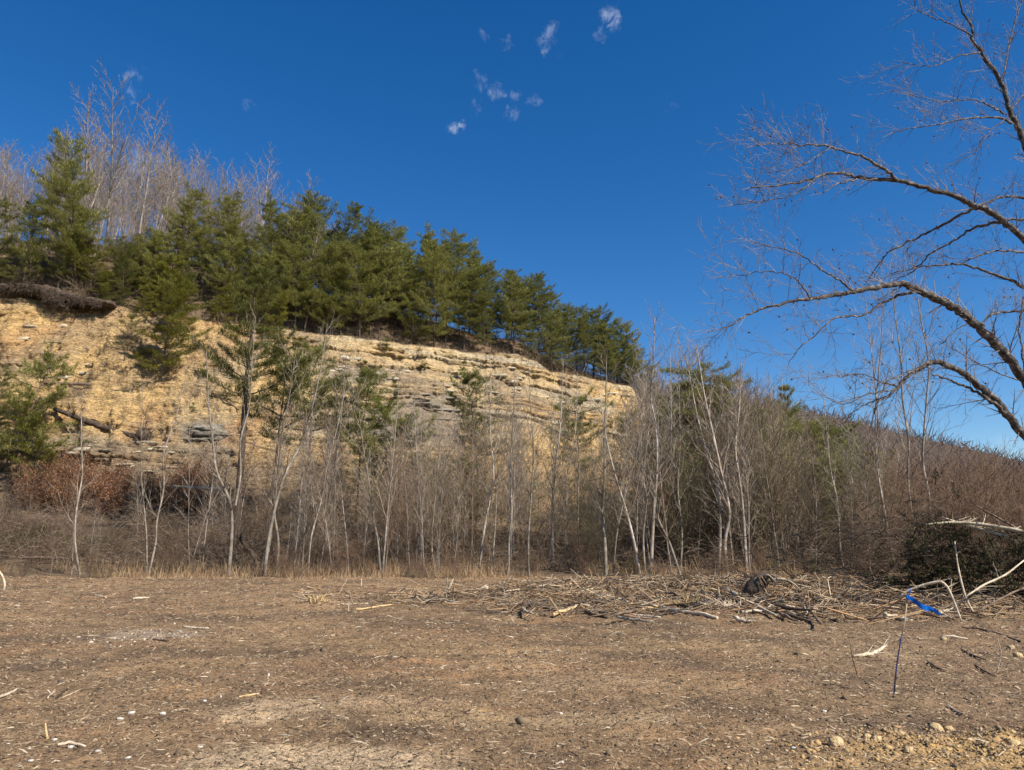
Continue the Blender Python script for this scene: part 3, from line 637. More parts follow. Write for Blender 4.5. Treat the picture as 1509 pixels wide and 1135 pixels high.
# tall slim dark trunk pine
b = at(350, 600, 38.5); zz = hgs(b[0], 38.5)
tp = [at(348, 770, 38.5) * [1, 1, 0] + [0, 0, zz - .2], at(357, 660, 38.5), at(363, 560, 38.5), at(372, 480, 38.5), at(378, 395, 38.5)]; o0 = tp[0].copy()
plant('pine_tree', pine(342, 13, low=.36, width=.18, dense=1.0, trunk=[p - o0 for p in tp], k=18, rad=.2), o0, 0, 1, 'tallest slim pine with dark ivy-clad trunk in front of the cliff', 'pine')
for (px, Y, top, hh, lb, kw) in [
    (405, 42, 505, 9, 'shaggy pine just right of the tall dark trunk', dict(low=.45, width=.2)), (457, 43, 512, 9, 'bushy pine before the cliff with a rounded top', dict(low=.5, width=.2)),
    (530, 44, 548, 8.5, 'thin pine in front of the left edge of the shale face', dict(low=.45, width=.2)), (612, 43, 620, 7, 'small flat-topped pine on a bare dark stem', dict(low=.68, width=.24)),
    (702, 46, 553, 9, 'dense dark pine standing in front of the shale face', dict(low=.45, width=.17)), (570, 42, 590, 7, 'sparse pine with tufts at the branch ends', dict(low=.5, width=.25)),
    (850, 52, 585, 8, 'olive pine among bare saplings below the right part of the cliff', dict(low=.3, width=.22)), (905, 56, 615, 8, 'dull green pine right of the olive pine', dict(low=.25, width=.22)),
    (497, 44, 560, 8.5, 'leafy pine between the bushy pine and the thin pine', dict(low=.5, width=.16)), (1020, 50, 590, 8, 'dark pine half hidden left of the round-crowned pine', dict(low=.2, width=.24)),
    (1160, 60, 570, 9, 'wispy pine with pointed top at the right treeline', dict(low=.35, width=.18)), (1195, 58, 605, 8, 'low green pine right of the wispy pine', dict(low=.15, width=.25)),
    (1215, 52, 632, 7, 'dull green pine sunk in the right thicket', dict(low=.1, width=.26)), (1262, 60, 628, 7, 'green pine at the far right end of the tree belt', dict(low=.1, width=.26)), (1130, 52, 610, 8, 'green pine right of the round-crowned pine', dict(low=.15, width=.25))]:
    solo_pine(px, Y, top, pine(350 + px, hh, dense=1.0, k=12, wd=.018, **kw), hh, lb)
solo_pine(1070, 42, 533, pine(343, 11, low=.52, width=.225, dense=1.0, clump=True, k=20, ln=.22), 11.1, 'dark round-crowned pine standing above the right thicket')
for i in range(24):
    px = 975 + i * 13 + pr.uniform(-6, 6); Y = pr.uniform(50, 66); top_ = np.interp(px, [970, 1040, 1110, 1200, 1290], [600, 580, 590, 612, 655]) + pr.uniform(0, 55)
    v = pines_d[pr.randint(7)]; b_ = at(px, 600, Y); zz_ = hgs(b_[0], Y); s_ = (at(px, top_, Y)[2] - zz_) / 10
    plant('pine_tree', v, (b_[0], Y, zz_ - .1), pr.uniform(0, 6), s_ * 1.3, '%s pine in the green mass %s' % ('taller' if top_ < 615 else 'lower', near(px)), 'pine', 'pines massed at the right treeline', zs=.77)
for i in range(26):
    px = pr.uniform(985, 1260) if i < 15 else pr.uniform(380, 980); Y = pr.uniform(44, 62) if i < 15 else pr.uniform(42, 50); top_ = np.interp(px, [380, 600, 760, 980, 1100, 1260], [610, 650, 640, 640, 620, 650]) + pr.uniform(0, 70)
    v = pines_d[pr.randint(7)] if i % 4 else pines_y[i % 2]; h0 = 10 if i % 4 else 7
    b_ = at(px, 600, Y); zz_ = hgs(b_[0], Y); s_ = (at(px, top_, Y)[2] - zz_) / h0
    plant('pine_tree', v, (b_[0], Y, zz_ - .1), pr.uniform(0, 6), s_ * 1.25, '%s half hidden young pine %s' % ('yellowish' if i % 4 == 0 else 'olive', near(px)), 'pine', 'young pines half hidden in the bare treeline', zs=.8)
n = 5200; vx_ = RS.uniform(-48, 16, n); vv_ = RS.beta(1.1, 1.1, n); dn_ = fbm(vx_ * .25, vv_ * 5, seed=95, oct=3) + .9 * np.exp(-((vx_ + 27) / 7) ** 2) * (vv_ > .25) + .5 * (vv_ < .3) + .35 * (vv_ > .9); kk_ = dn_ > .22; vx_, vv_ = vx_[kk_], vv_[kk_]
cy_, cz_ = cliff_surface(vx_, vv_)[:2]; P_ = np.stack([vx_, cy_ - .02, cz_], 1); P_ = np.repeat(P_, 5, 0) + RS.normal(0, .06, (len(P_) * 5, 3)); d_ = unit(RS.normal(0, .6, P_.shape) + [0, -.45, .55]); l_ = RS.gamma(2.5, .14, (len(P_), 1))
V, Q = prisms(P_, P_ + d_ * l_, np.full(len(P_), .009), np.full(len(P_), .004)); obj('cliff_weeds', mesh_np('cliff_weeds', V, Q, mat=M['brush_twigs']), kind='stuff', label='dead weeds and twigs clinging to the cliff face', category='weeds')
for i in range(13):
    px = 1000 + i * 20 + pr.uniform(-8, 8); Y = pr.uniform(36, 43); top_ = np.interp(px, [1000, 1080, 1260], [640, 605, 665]) + pr.uniform(0, 50); v = pines_d[(i * 3) % 7]; b_ = at(px, 600, Y); zz_ = hgs(b_[0], Y); s_ = (at(px, top_, Y)[2] - zz_) / 10
    plant('pine_tree', v, (b_[0], Y, zz_ - .1), pr.uniform(0, 6), s_ * 1.2, '%s young pine among the front bushes %s' % (['leaning', 'full', 'sparse'][i % 3], near(px)), 'pine', 'young pines among the right thicket', (0, .08 if i % 3 == 0 else 0), zs=.85)
# seedlings on the face
seed_m = [pine(380 + i, 1.6, low=.08, width=.36, dense=.9, k=7, dead=False, ln=.2, wd=.016) for i in range(3)]
for i, (px, py) in enumerate([(510, 530), (570, 522), (540, 560), (582, 570), (530, 590), (490, 545), (625, 548), (450, 520), (640, 640), (590, 650), (560, 610), (680, 560), (420, 540), (300, 560), (285, 610), (740, 600), (470, 590), (430, 580), (610, 690), (700, 660)]):
    P = cliff_point(px, py)
    plant('pine_seedling', seed_m[i % 3], P, i, pr.uniform(.45, 1.0), 'tiny green pine seedling rooted on a ledge of the rock face', 'seedling', 'pine seedlings on the cliff ledges')

# --- bare hardwoods on the hill behind
for (px, Y, top, lb) in [(152, 68, 135, 'tallest bare tree on the skyline, pale straight trunk'), (200, 70, 152, 'bare forked tree with heavy trunk in front of a small cloud'), (112, 67, 150, 'bare grey tree left of the tallest skyline tree'),
                        (265, 76, 190, 'slim bare tree with a tuft of upright twigs on the skyline'), (378, 84, 212, 'bare pale tree standing alone above the pines'), (300, 80, 235, 'bare tree with thin haze of twigs above the pointed pine'),
                        (20, 70, 215, 'bare tree at the far left of the skyline'), (238, 74, 215, 'leaning bare tree right of the forked tree'), (420, 86, 252, 'low bare tree just left of the highest rounded pine')]:
    bb = at(px, 400, Y); zz = hgs(bb[0], Y); T = at(px, top, Y)
    plant('bare_tree', hard_v[cnt % 5], (bb[0], Y, zz - .2), pr.uniform(0, 6), (T[2] - zz) / 17.5, lb, 'tree', None, (pr.normal(0, .02), pr.normal(0, .03))); cnt += 1
for i in range(215):
    px = pr.uniform(-60, 440) if i < 185 else pr.uniform(430, 960); xx = 0; Y = pr.uniform(64, 98) if i < 185 else pr.uniform(88, 104)
    P = at(px, 400, Y); lim = np.interp(px, [-60, 100, 200, 300, 440, 700, 960], [205, 190, 200, 232, 270, 392, 515]); zz = hgs(P[0], Y)
    T = at(px, lim + (pr.uniform(0, 1) ** .8) * 105, Y); s = (T[2] - zz) / 17.5
    if s < .25: continue
    plant('bare_tree', hard_v[pr.randint(5)], (P[0], Y, zz - .2), pr.uniform(0, 6), min(s, 1.25), ('leaning left ' if (tl := pr.normal(0, .03)) < -.02 else 'leaning right ' if tl > .02 else 'upright ') + ('far' if Y > 84 else 'nearer') + ' grey leafless tree ' + rim_near(px), 'tree',
          'leafless trees on the hill behind the pines', (pr.normal(0, .02), tl))
# right end of the ridge and the belt of bare trees right of the cliff
for i in range(34):
    px = pr.uniform(930, 1130); Y = pr.uniform(50, 84); P = at(px, 600, Y); zz = hgs(P[0], Y)
    lim = np.interp(px, [930, 990, 1050, 1130], [545, 505, 520, 575]); T = at(px, lim + abs(pr.normal(0, 30)), Y); s = (T[2] - zz) / 17.5
    plant('bare_tree', hard_v[pr.randint(5)], (P[0], Y, zz - .2), pr.uniform(0, 6), s, 'bare grey %s tree in the belt %s' % ('far' if Y > 68 else 'near', near(px)), 'tree', 'bare trees between the cliff end and the round-crowned pine', (0, pr.normal(0, .04)))

for i in range(42):
    px = pr.uniform(1120, 1530); Y = pr.uniform(62, 120); P = at(px, 600, Y); zz = hgs(P[0], Y)
    T = at(px, np.interp(px, [1120, 1220, 1300, 1509], [585, 612, 640, 688]) + pr.uniform(-8, 40), Y); s = max((T[2] - zz) / 17.5, .2)
    plant('bare_tree', hard_v[pr.randint(5)], (P[0], Y, zz - .2), pr.uniform(0, 6), s, 'bare %s tree before the far hill %s' % ('far' if Y > 90 else 'near', near(px)), 'tree', 'bare trees in front of the far hill', (0, pr.normal(0, .04)), zs=1)
# --- saplings traced from the photograph: pixels from base to tip
traced = [
 ([(118, 850), (122, 800), (127, 755), (132, 700), (136, 650)], 32, .05, 'single pale slim sapling leaning right at the left end of the field edge'),
 ([(219, 845), (228, 800), (234, 770), (245, 720), (252, 670), (262, 620)], 32, .05, 'white-stemmed sapling forking low, left part of the treeline'),
 ([(217, 845), (219, 790), (216, 750), (214, 700), (218, 640)], 32, .035, 'thin companion stem left of the low-forking white sapling'),
 ([(336, 853), (343, 800), (347, 760), (348, 735), (338, 700), (328, 660), (322, 600)], 31.5, .085, 'white-barked sapling with a Y fork before the dark pine trunk'),
 ([(347, 745), (352, 700), (356, 650), (366, 600), (372, 540)], 31.5, .05, 'right-hand limb rising from the Y-forked white sapling'),
 ([(389, 850), (396, 800), (404, 750), (420, 700), (441, 655), (465, 600), (477, 550)], 31.5, .085, 'long pale sapling leaning right across the cliff foot'),
 ([(407, 845), (410, 800), (402, 750), (405, 700), (415, 640), (425, 580)], 32.5, .065, 'pale sapling just behind the long leaning one'),
 ([(440, 812), (444, 770), (447, 738), (450, 700), (455, 650)], 36, .085, 'stubby white birch-like trunk set back in the thicket'),
 ([(453, 852), (462, 790), (472, 740), (482, 690), (500, 620)], 32, .04, 'slender sapling right of the leaning pair'),
 ([(470, 850), (478, 800), (487, 740), (500, 680), (508, 610)], 33, .035, 'thin tan sapling between the white trunk and the V pair'),
 ([(490, 842), (496, 780), (500, 720), (505, 660), (510, 600)], 33, .03, 'straight thin sapling left of the V-shaped pair'),
 ([(561, 840), (555, 800), (547, 765), (540, 700), (530, 640)], 31.5, .055, 'left stem of the V-shaped pale pair'),
 ([(563, 840), (569, 800), (572, 765), (578, 700), (585, 630)], 31.5, .05, 'right stem of the V-shaped pale pair'),
 ([(705, 832), (714, 780), (722, 735), (727, 690), (722, 640), (722, 585)], 33, .07, 'pale crooked sapling before the dense dark pine'),
 ([(750, 850), (750, 800), (754, 750), (752, 690), (756, 620)], 31.5, .06, 'pale sapling near mid treeline with a swollen foot'),
 ([(779, 850), (779, 790), (783, 730), (786, 660), (782, 600)], 31.5, .05, 'straight pale sapling right of the swollen-foot one'),
 ([(815, 825), (814, 760), (817, 700), (824, 640), (828, 590)], 35, .07, 'grey straight trunk at mid treeline'),
 ([(852, 790), (851, 740), (853, 690), (848, 640), (850, 600)], 38, .05, 'faint pale trunk seen deep in the thicket'),
 ([(893, 850), (892, 800), (890, 750), (891, 700), (891, 640), (893, 590)], 31, .085, 'stout white-patched trunk at the left of the debris pile'),
 ([(903, 850), (906, 790), (915, 740), (928, 690), (940, 640)], 31.5, .045, 'thin sapling crossing behind the stout white-patched trunk'),
 ([(944, 850), (933, 800), (922, 755), (910, 720), (900, 690), (890, 640)], 31, .075, 'grey sapling leaning left behind the debris pile'),
 ([(951, 850), (948, 790), (950, 740), (947, 700), (955, 640), (960, 580)], 31.5, .055, 'pale sapling between the left-leaning and the tall white one'),
 ([(958, 846), (961, 790), (963, 740), (966, 700), (965, 640), (963, 580), (966, 530)], 31, .08, 'tall white sapling behind the debris pile with an elbow branch'),
 ([(965, 700), (978, 680), (984, 660), (983, 620), (986, 560)], 31, .035, 'elbow branch stem beside the tall white sapling'),
 ([(1005, 832), (992, 805), (980, 785), (972, 765), (968, 730), (962, 700)], 30, .055, 'short pale sapling leaning hard left over the pile'),
 ([(1072, 845), (1069, 800), (1074, 755), (1060, 700), (1048, 640), (1040, 580)], 31.8, .09, 'mottled pale trunk in the right thicket'),
 ([(1058, 840), (1060, 780), (1058, 720), (1045, 670), (1030, 600)], 32.6, .08, 'grey-green trunk left of the mottled one'),
 ([(1100, 840), (1098, 780), (1090, 720), (1085, 660), (1092, 600)], 32, .08, 'grey trunk right of the mottled pale trunk'),
 ([(1003, 850), (1004, 780), (1000, 720), (1002, 660), (1000, 600)], 32.8, .05, 'slim straight sapling between white and mottled trunks'),
 ([(1361, 812), (1362, 740), (1358, 680), (1357, 600), (1356, 540), (1352, 470), (1350, 430)], 30, .06, 'tallest thin pale tree at the right, under the dark arching limb'),
 ([(1350, 780), (1345, 720), (1337, 650), (1332, 590), (1326, 530), (1318, 470)], 32, .07, 'thin tree leaning left beside the tallest thin pale tree'),
 ([(1312, 765), (1308, 710), (1303, 660), (1298, 620), (1296, 560), (1293, 500)], 33, .06, 'thin pale-barked tree rising behind the brush heap'),
 ([(1299, 765), (1295, 710), (1293, 650), (1290, 590), (1288, 520)], 34, .055, 'leftmost of the four thin trees by the brush heap'),
 ([(1285, 755), (1278, 720), (1270, 690), (1265, 680)], 32, .03, 'short pale dead stick left of the four thin trees'),
 ([(1245, 850), (1240, 800), (1232, 740), (1225, 690), (1215, 640)], 28, .04, 'crooked grey sapling in the middle of the right thicket'),
 ([(725, 850), (728, 800), (731, 740), (729, 680), (733, 620)], 33, .04, 'thin stem just right of the pale crooked sapling'),
 ([(640, 850), (636, 800), (640, 740), (646, 680), (650, 620)], 34, .035, 'lone thin stem left of the dense dark pine'),
 ([(622, 800), (620, 740), (616, 690), (612, 640)], 40, .06, 'dark stem under the small flat-topped pine'),
 ([(280, 840), (276, 780), (284, 720), (282, 660)], 33, .025, 'wispy stem right of the low-forking white sapling'),
 ([(298, 845), (304, 790), (310, 730), (318, 680), (322, 640)], 33, .03, 'curved thin stem left of the Y-forked white sapling'),
]
for i, (pts, Y, rad, lb) in enumerate(traced):
    W = [at(p[0], p[1], Y) for p in pts]; dy = np.cumsum(np.r_[0, pr.normal(0, .25, len(W) - 1)])
    for q, e in zip(W, dy): q[1] += e
    if i not in (4, 23): W[0][2] = hgs(W[0][0], W[0][1]) - .1
    tip = W[-1] + (W[-1] - W[-2]) * .8 + np.array([0, 0, .8]); W.append(tip)
    o0 = W[0].copy(); me = sapling(600 + i, 9, trunk=[q - o0 for q in W], rad=rad, dense=.72, low=.28 if i not in (33,) else .6, bark='pale_bark')
    plant('sapling', me, o0, 0, 1, lb, 'sapling')
# belt of further saplings
for i in range(150):
    px = pr.uniform(330, 1130) if i < 105 else (pr.uniform(-20, 330) if i < 115 else pr.uniform(1080, 1280)); Y = 31.6 + abs(pr.normal(0, 1)) * 7; P = at(px, 600, Y); zz = hgs(P[0], Y)
    lim = np.interp(px, [-20, 200, 330, 420, 560, 680, 780, 900, 960, 1040, 1130, 1280], [690, 690, 650, 570, 615, 590, 575, 590, 550, 530, 560, 625]) + abs(pr.normal(0, 45))
    T = at(px, lim, Y); s = max((T[2] - zz) / 9.3, .25)
    zone = 'in front of the left slope' if px < 330 else 'before the cliff left of the debris pile' if px < 640 else 'before the cliff behind the debris pile' if px < 1000 else 'in the right thicket'
    v = sap_g[pr.randint(7)] if pr.uniform() < .72 else sap_r[pr.randint(3)]
    if v in sap_r: s *= 9 / 7
    plant('sapling', v, (P[0], Y, zz - .1), pr.uniform(0, 6), s, ('tall' if s > .95 else 'low' if s < .6 else 'middling') + (' reddish' if v in sap_r else ' pale-stemmed' if sap_g.index(v) % 2 else ' grey-stemmed') + ' bare sapling ' + near(px), 'sapling', 'bare saplings in the treeline', (pr.normal(0, .04), pr.normal(0, .06)))

# --- thicket: upright olive and russet shrubs at the right, tangled brush at the cliff foot
def bush(seed, **k):
    S = shrub(seed, **k); tw = k.get('twig', 'brush_twigs'); acc = Acc()
    for l_ in (0, 1, 2):
        q = [s for s in S if s[4] == l_]
        V, Q = prisms([s[0] for s in q], [s[1] for s in q], [s[2] for s in q], [s[3] for s in q], 3); acc.add(V, Q)
    return acc.mesh('stems', M[tw]), np.array([s[1] for s in S if s[4] == 2])
olive_b = [bush(700 + i, h=5.2, stems=17, twig='olive_twigs', spread=.34, dense=.9, wander=.05, up=.03)[0] for i in range(3)]
russet_b = [bush(710 + i, h=3.6, stems=16, twig='russet_twigs', spread=.42, dense=.95, wander=.06)[0] for i in range(3)]
brush_b = [bush(720 + i, h=2.2, stems=18, spread=.9, dense=1.1, wander=.14, up=-.02)[0] for i in range(4)]
tall_b = [bush(730 + i, h=6.4, stems=7, twig='haze_twigs', spread=.34, dense=.5, wander=.055, up=.03)[0] for i in range(4)]
leafy = []
for i in range(3):
    me, C = bush(740 + i, h=2.3, stems=14, spread=.7, dense=.9); r = np.random.RandomState(i); C = C[r.randint(len(C), size=1200)] + r.normal(0, .08, (1200, 3))
    leafy.append((me, leaves_at(C, .10, r, M['copper_leaves'], droop=.6), leaves_at(C[:1500] * [1, 1, .7], .08, r, M['briar_leaves'])))
def shrub_at(px, Y, sc, parts, label, group, names=('stems', 'leaves'), nm='shrub'):
    P = at(px, 600, Y); plant(nm, parts, (P[0], Y, hgs(P[0], Y) - .05), pr.uniform(0, 6), sc, label, 'shrub', group, (pr.normal(0, .05), pr.normal(0, .05)), names=names)
for i in range(72):
    px = pr.uniform(340, 1200); Y = pr.uniform(34, 47); lim = np.interp(px, [340, 420, 560, 680, 780, 900, 960, 1120, 1260], [700, 640, 660, 620, 590, 595, 575, 575, 630]) + abs(pr.normal(0, 40))
    T = at(px, lim, Y); zz = hgs(T[0], Y)
    shrub_at(px, Y, max(.4, (T[2] - zz) / 6.4), [tall_b[i % 4]], '%s fine-twigged brown-grey %s bush %s' % ('tall' if (T[2] - zz) > 5.2 else 'low' if (T[2] - zz) < 3.4 else 'middling', 'rear' if Y > 40.5 else 'front', near(px)), 'fine-twigged bushes in the treeline', nm='bush')
for (px, py) in [(150, 520), (165, 545), (205, 540), (225, 575), (190, 500), (255, 545), (275, 520), (140, 560), (285, 585), (120, 585), (165, 590), (330, 540), (345, 570), (60, 620), (90, 640), (20, 610), (260, 610), (395, 560), (430, 600), (450, 560), (300, 500), (215, 610)]:
    P = cliff_point(px, py); plant('shrub', [brush_b[px % 4]], P, px, .35 + .25 * pr.uniform(), 'small leafless brown shrub on the face %s' % ('around the bright cliff pine' if 170 < px < 300 else 'left of the bright cliff pine' if px < 171 else 'by the tall dark slim trunk'), 'shrub', 'small leafless shrubs on the cliff face', names=('stems',))
for i in range(90):
    px = pr.uniform(-40, 960); Y = float(np.interp(px, [0, 960], [60, 86])) + pr.uniform(2, 16); P = at(px, 500, Y)
    plant('bush', [tall_b[i % 4]], (P[0], Y, hgs(P[0], Y) - .1), pr.uniform(0, 6), pr.uniform(.5, 1.05), '%s grey-brown bush between the pine trunks %s' % ('rear' if i % 2 else 'front', rim_near(px)), 'shrub', 'bushes between the ridge pines', names=('stems',))
for i in range(70):
    xx = pr.uniform(-46, 15); ty, tz = topYZ(xx); yy_ = ty + pr.uniform(1.5, 11)
    plant('shrub', [brush_b[i % 4]], (xx, yy_, hgs(xx, yy_) - .1), pr.uniform(0, 6), pr.uniform(.6, 1.3), 'leafless shrub under the pines ' + rim_near(CX + F * xx / (yy_ * .985)), 'shrub', 'leafless shrubs under the rim pines', names=('stems',))
for i in range(28):
    px = pr.uniform(1000, 1300) if i < 20 else pr.uniform(760, 1000); Y = pr.uniform(33, 52); hgh = np.interp(px, [760, 1000, 1090, 1200, 1300], [.5, .9, 1.3, 1.15, .9])
    shrub_at(px, Y, hgh * pr.uniform(.75, 1.1), [olive_b[i % 3]], '%s olive-brown %s leafless shrub %s' % ('tall' if hgh > 1.05 else 'low', 'rear' if Y > 46 else 'mid-depth' if Y > 39 else 'front', near(px)), 'olive upright shrubs in the treeline')
for i in range(52):
    px = pr.uniform(1270, 1560); Y = pr.uniform(27, 50)
    shrub_at(px, Y, pr.uniform(.85, 1.25) * (.75 + .012 * Y), [russet_b[i % 3]], 'reddish brown %s leafless shrub %s' % ('rear' if Y > 42 else 'mid-depth' if Y > 34 else 'front', near(px)), 'reddish brown shrubs at the right edge')
for i in range(44):
    px = pr.uniform(-40, 1340); Y = pr.uniform(29.8, 33)
    shrub_at(px, Y, pr.uniform(.22, .5), [(brush_b + russet_b)[i % 7]], 'knee-high %s weed clump %s' % ('reddish' if i % 7 > 3 else 'brown', near(px)), 'weed clumps along the field edge', nm='weed_clump')
for i in range(110):
    px = pr.uniform(-40, 1340); Y = pr.uniform(33.0, 42) if px < 400 else pr.uniform(33, 44)
    zone = 'below the left slope' if px < 400 else 'at the cliff foot' if px < 900 else 'under the right thicket'
    shrub_at(px, Y, pr.uniform(.5, 1.0) if px > 400 else pr.uniform(.7, 1.25), [brush_b[i % 4]], 'low tangled brown %s shrub %s' % ('rear' if Y > 38.5 else 'front', near(px)), 'low tangled shrubs in the treeline')
for i in range(46):
    px = pr.uniform(55, 320); Y = pr.uniform(43.5, 48.5); shrub_at(px, Y, pr.uniform(.6, 1.05), [leafy[i % 3][0], leafy[i % 3][1]], 'copper-leaved %s shrub on the bank %s' % ('upper' if Y > 46 else 'lower', near(px)), 'copper-leaved shrubs under the left cliff')
for i, px in enumerate([35, 60, 85, 150, 170, 270, 10, 110]):
    shrub_at(px, 37 + i % 3, .75, [leafy[i % 3][0], leafy[i % 3][2]], 'low green briar patch in the brown brush ' + near(px), 'green briar shrubs at the left field edge')
for i, px in enumerate([930, 1130, 1180, 1060]):
    shrub_at(px, 31.5 + i % 2, .5, [leafy[i % 3][0], leafy[i % 3][2]], 'low green briar clump ' + near(px), 'green briar clumps under the right thicket')

# undergrowth litter of fallen twigs and vines, uncountable
n = 34000; ux = RS.uniform(-36, 46, n); uy = 32.3 + RS.beta(1.1, 2.2, n) * 20; uz = hgt(ux, uy)
hh = RS.exponential(.42, n) * (1 + .8 * vn(ux * .3, uy * .3, seed=71)); keep = uy < toeYZ(ux)[0] + .5
P0 = np.stack([ux, uy, uz + np.clip(hh, 0, 1.9)], 1)[keep]; d = RS.normal(0, 1, P0.shape) * [1, .7, .6]; L_ = RS.uniform(.25, 1.1, (len(P0), 1))
V, Q = prisms(P0 - unit(d) * L_ * .5, P0 + unit(d) * L_ * .5, RS.uniform(.004, .012, len(P0)), RS.uniform(.002, .006, len(P0)))
M['under'] = mat('undergrowth_twigs', [(.06, .042, .03), (.14, .095, .065), (.10, .07, .05), (.24, .17, .12), (.38, .30, .22)], 1, .9, 0, island=True)
obj('undergrowth', mesh_np('undergrowth', V, Q, mat=M['under']), kind='stuff', label='tangle of dead twigs and vines filling the belt below the cliff', category='undergrowth')

# dry grass strip at the field edge
n = 52000; gx_ = RS.uniform(-33, 36, n); gy = 26.5 + RS.beta(2.4, 2.2, n) * 10; den = fbm(gx_ * .5, gy * .5, seed=81); kp = den > -.12 + .4 * (gy < 29.5); gx_, gy = gx_[kp], gy[kp]; n = len(gx_)
gz = np.where(gy > 31, hgt(gx_, gy), field_z(gx_, gy)); B = np.stack([gx_, gy, gz - .03], 1); hgtg = RS.gamma(3, .085, (n, 1)) * np.where(gy > 30.3, 1.35, .55)[:, None]
dd = unit(RS.normal(0, .38, (n, 3)) + [0, 0, 1.]); u = unit(RS.normal(0, 1, (n, 3)) * [1, .4, 0]); wv = RS.uniform(.006, .014, (n, 1))
V = np.stack([B - u * wv, B + u * wv, B + dd * hgtg], 1).reshape(-1, 3)
obj('dry_grass', mesh_np('dry_grass', V, None, np.arange(n * 3).reshape(-1, 3), mat=M['dry_grass']), kind='stuff', label='dry russet and straw grass along the edge of the field', category='grass')
# dry weeds on the hill slope above the rim
n = 26000; gx_ = RS.uniform(-50, 17, n); ty, tz = topYZ(gx_); gy = ty + RS.uniform(.2, 9, n); B = np.stack([gx_, gy, hgt(gx_, gy) - .05], 1)
dd = unit(RS.normal(0, .5, (n, 3)) + [0, -.1, 1.]); u = unit(RS.normal(0, 1, (n, 3)) * [1, .4, 0]); wv = RS.uniform(.008, .02, (n, 1)); hg = RS.gamma(2.5, .14, (n, 1))
V = np.stack([B - u * wv, B + u * wv, B + dd * hg], 1).reshape(-1, 3)
obj('rim_brush', mesh_np('rim_brush', V, None, np.arange(n * 3).reshape(-1, 3), mat=M['dry_grass']), kind='stuff', label='dry brush along the rim under the pines', category='brush')

# roots and turf hanging over the left rim
acc = Acc(); n = 3400; px = RS.uniform(-10, 150, n); Wp = []
for p in px:
    yv = np.interp(p, [-10, 50, 70, 100, 150], [424, 424, 430, 440, 446]); Wp.append(at(p, yv + RS.uniform(-4, 5) + (8 if 60 < p < 105 else 0) * RS.uniform(0, 1.5), 56.2 + RS.uniform(-.5, .9)))
Wp = np.array(Wp); dd = RS.normal(0, .5, (n, 3)) + [0, 0, -.55]; ln = RS.uniform(.15, .6, (n, 1))
V, Q = prisms(Wp, Wp + unit(dd) * ln, np.full(n, .02), np.full(n, .01)); acc.add(V, Q)
for i in range(26):
    p = -20 + i * 6.8; yv = np.interp(p, [-10, 50, 70, 100, 150], [426, 427, 433, 442, 448]); c = at(p, yv, 57.0); r_ = rock_mesh('t', None, 1.0, .8, .42 if 60 < p < 110 else .26, 900 + i, 3, .22)
    v_ = np.array([q.co[:] for q in r_.vertices]); q_ = np.array([list(f.vertices) for f in r_.polygons]); acc.add(v_ + c, q_); bpy.data.meshes.remove(r_)
obj('root_mat', acc.mesh('root_mat', M['root_soil']), cliff, kind='stuff')

# dead logs lying on the cliff
def stick(pts, rads, m, label, name='fallen_branch', category='branch', group=None, twigs=0, seed=1, sides=7, twmat=None, tlen=.5, wander=.0, lab_parts=None):
    P = spline(pts, 4); k = len(P); rr = np.interp(np.linspace(0, 1, k), np.linspace(0, 1, len(rads)), rads); r = np.random.RandomState(seed)
    P = P + r.normal(0, 1, P.shape) * wander * rr[:, None]; o0 = P[0].copy(); V, Q, T = tube(P - o0, rr, sides, True, .14, seed)
    if not twigs:
        return obj(name, mesh_np(name, V, Q, T, m), None, o0, label=label, category=category, group=group)
    e = obj(name, None, None, o0, label=label, category=category, group=group); obj('stem', mesh_np('stem', V, Q, T, m), e)
    S = []; PP = [lv(.12, .13, 0, .1, tlen * .35, .7, .45, .6, rmin=.003), lv(.1, .15, 0, .2, 9, .6, .5, .6, rmin=.003)]
    for i in range(twigs):
        j = r.randint(int(k * .2), k - 1); d0 = unit(P[j + 1] - P[j]); dd_ = rot_about(d0, r.uniform(.4, 1.1), r.uniform(0, 6.28), r); dd_[2] = abs(dd_[2]) * .8 + .05
        grow(r, P[j] - o0, dd_, tlen * r.uniform(.5, 1.3), rr[j] * .4, 0, PP, S)
    V, Q = prisms([s[0] for s in S], [s[1] for s in S], [s[2] for s in S], [s[3] for s in S]); obj('twigs', mesh_np('twigs', V, Q, mat=twmat or m), e); return e
def cl(px, py, out=.35): P = cliff_point(px, py); P[1] -= out; return P
stick([cl(85, 604), cl(120, 617), cl(160, 632), cl(200, 643)], [.16, .2, .16], M['dark_wood'], 'long dark log slanting down the cliff face to the right', 'log', 'log', twigs=6, tlen=1.2, seed=3)
stick([cl(40, 546), cl(58, 545), cl(72, 546)], [.1, .12, .1], M['dark_wood'], 'short dark log high on the left of the cliff', 'log', 'log', seed=4)
stick([cl(68, 565), cl(100, 567), cl(138, 568)], [.09, .12, .12], M['brown_wood'], 'level grey-brown log lying on the cliff under the short one', 'log', 'log', seed=5)
stick([cl(320, 583), cl(338, 593), cl(355, 605)], [.06, .07], M['brown_wood'], 'thin dead branch on the face left of the tall slim pine', seed=6)
stick([at(235, 716, 45.5), at(280, 718, 45), at(332, 721, 44.6)], [.07, .09, .1], M['bleached_wood'], 'pale dead log bridging the copper-leaved shrubs', 'log', 'log', seed=7)
stick([at(-20, 822, 35), at(60, 822, 35), at(130, 826, 34.6), at(190, 832, 34.3)], [.06, .08, .07], M['brown_wood'], 'long low log along the foot of the left brush', 'log', 'log', seed=8, twigs=5)
stick([at(300, 823, 34), at(320, 838, 33), at(333, 848, 32.4)], [.04, .06, .06], M['dark_wood'], 'dark dead branch leaning to the Y-forked sapling foot', seed=9)
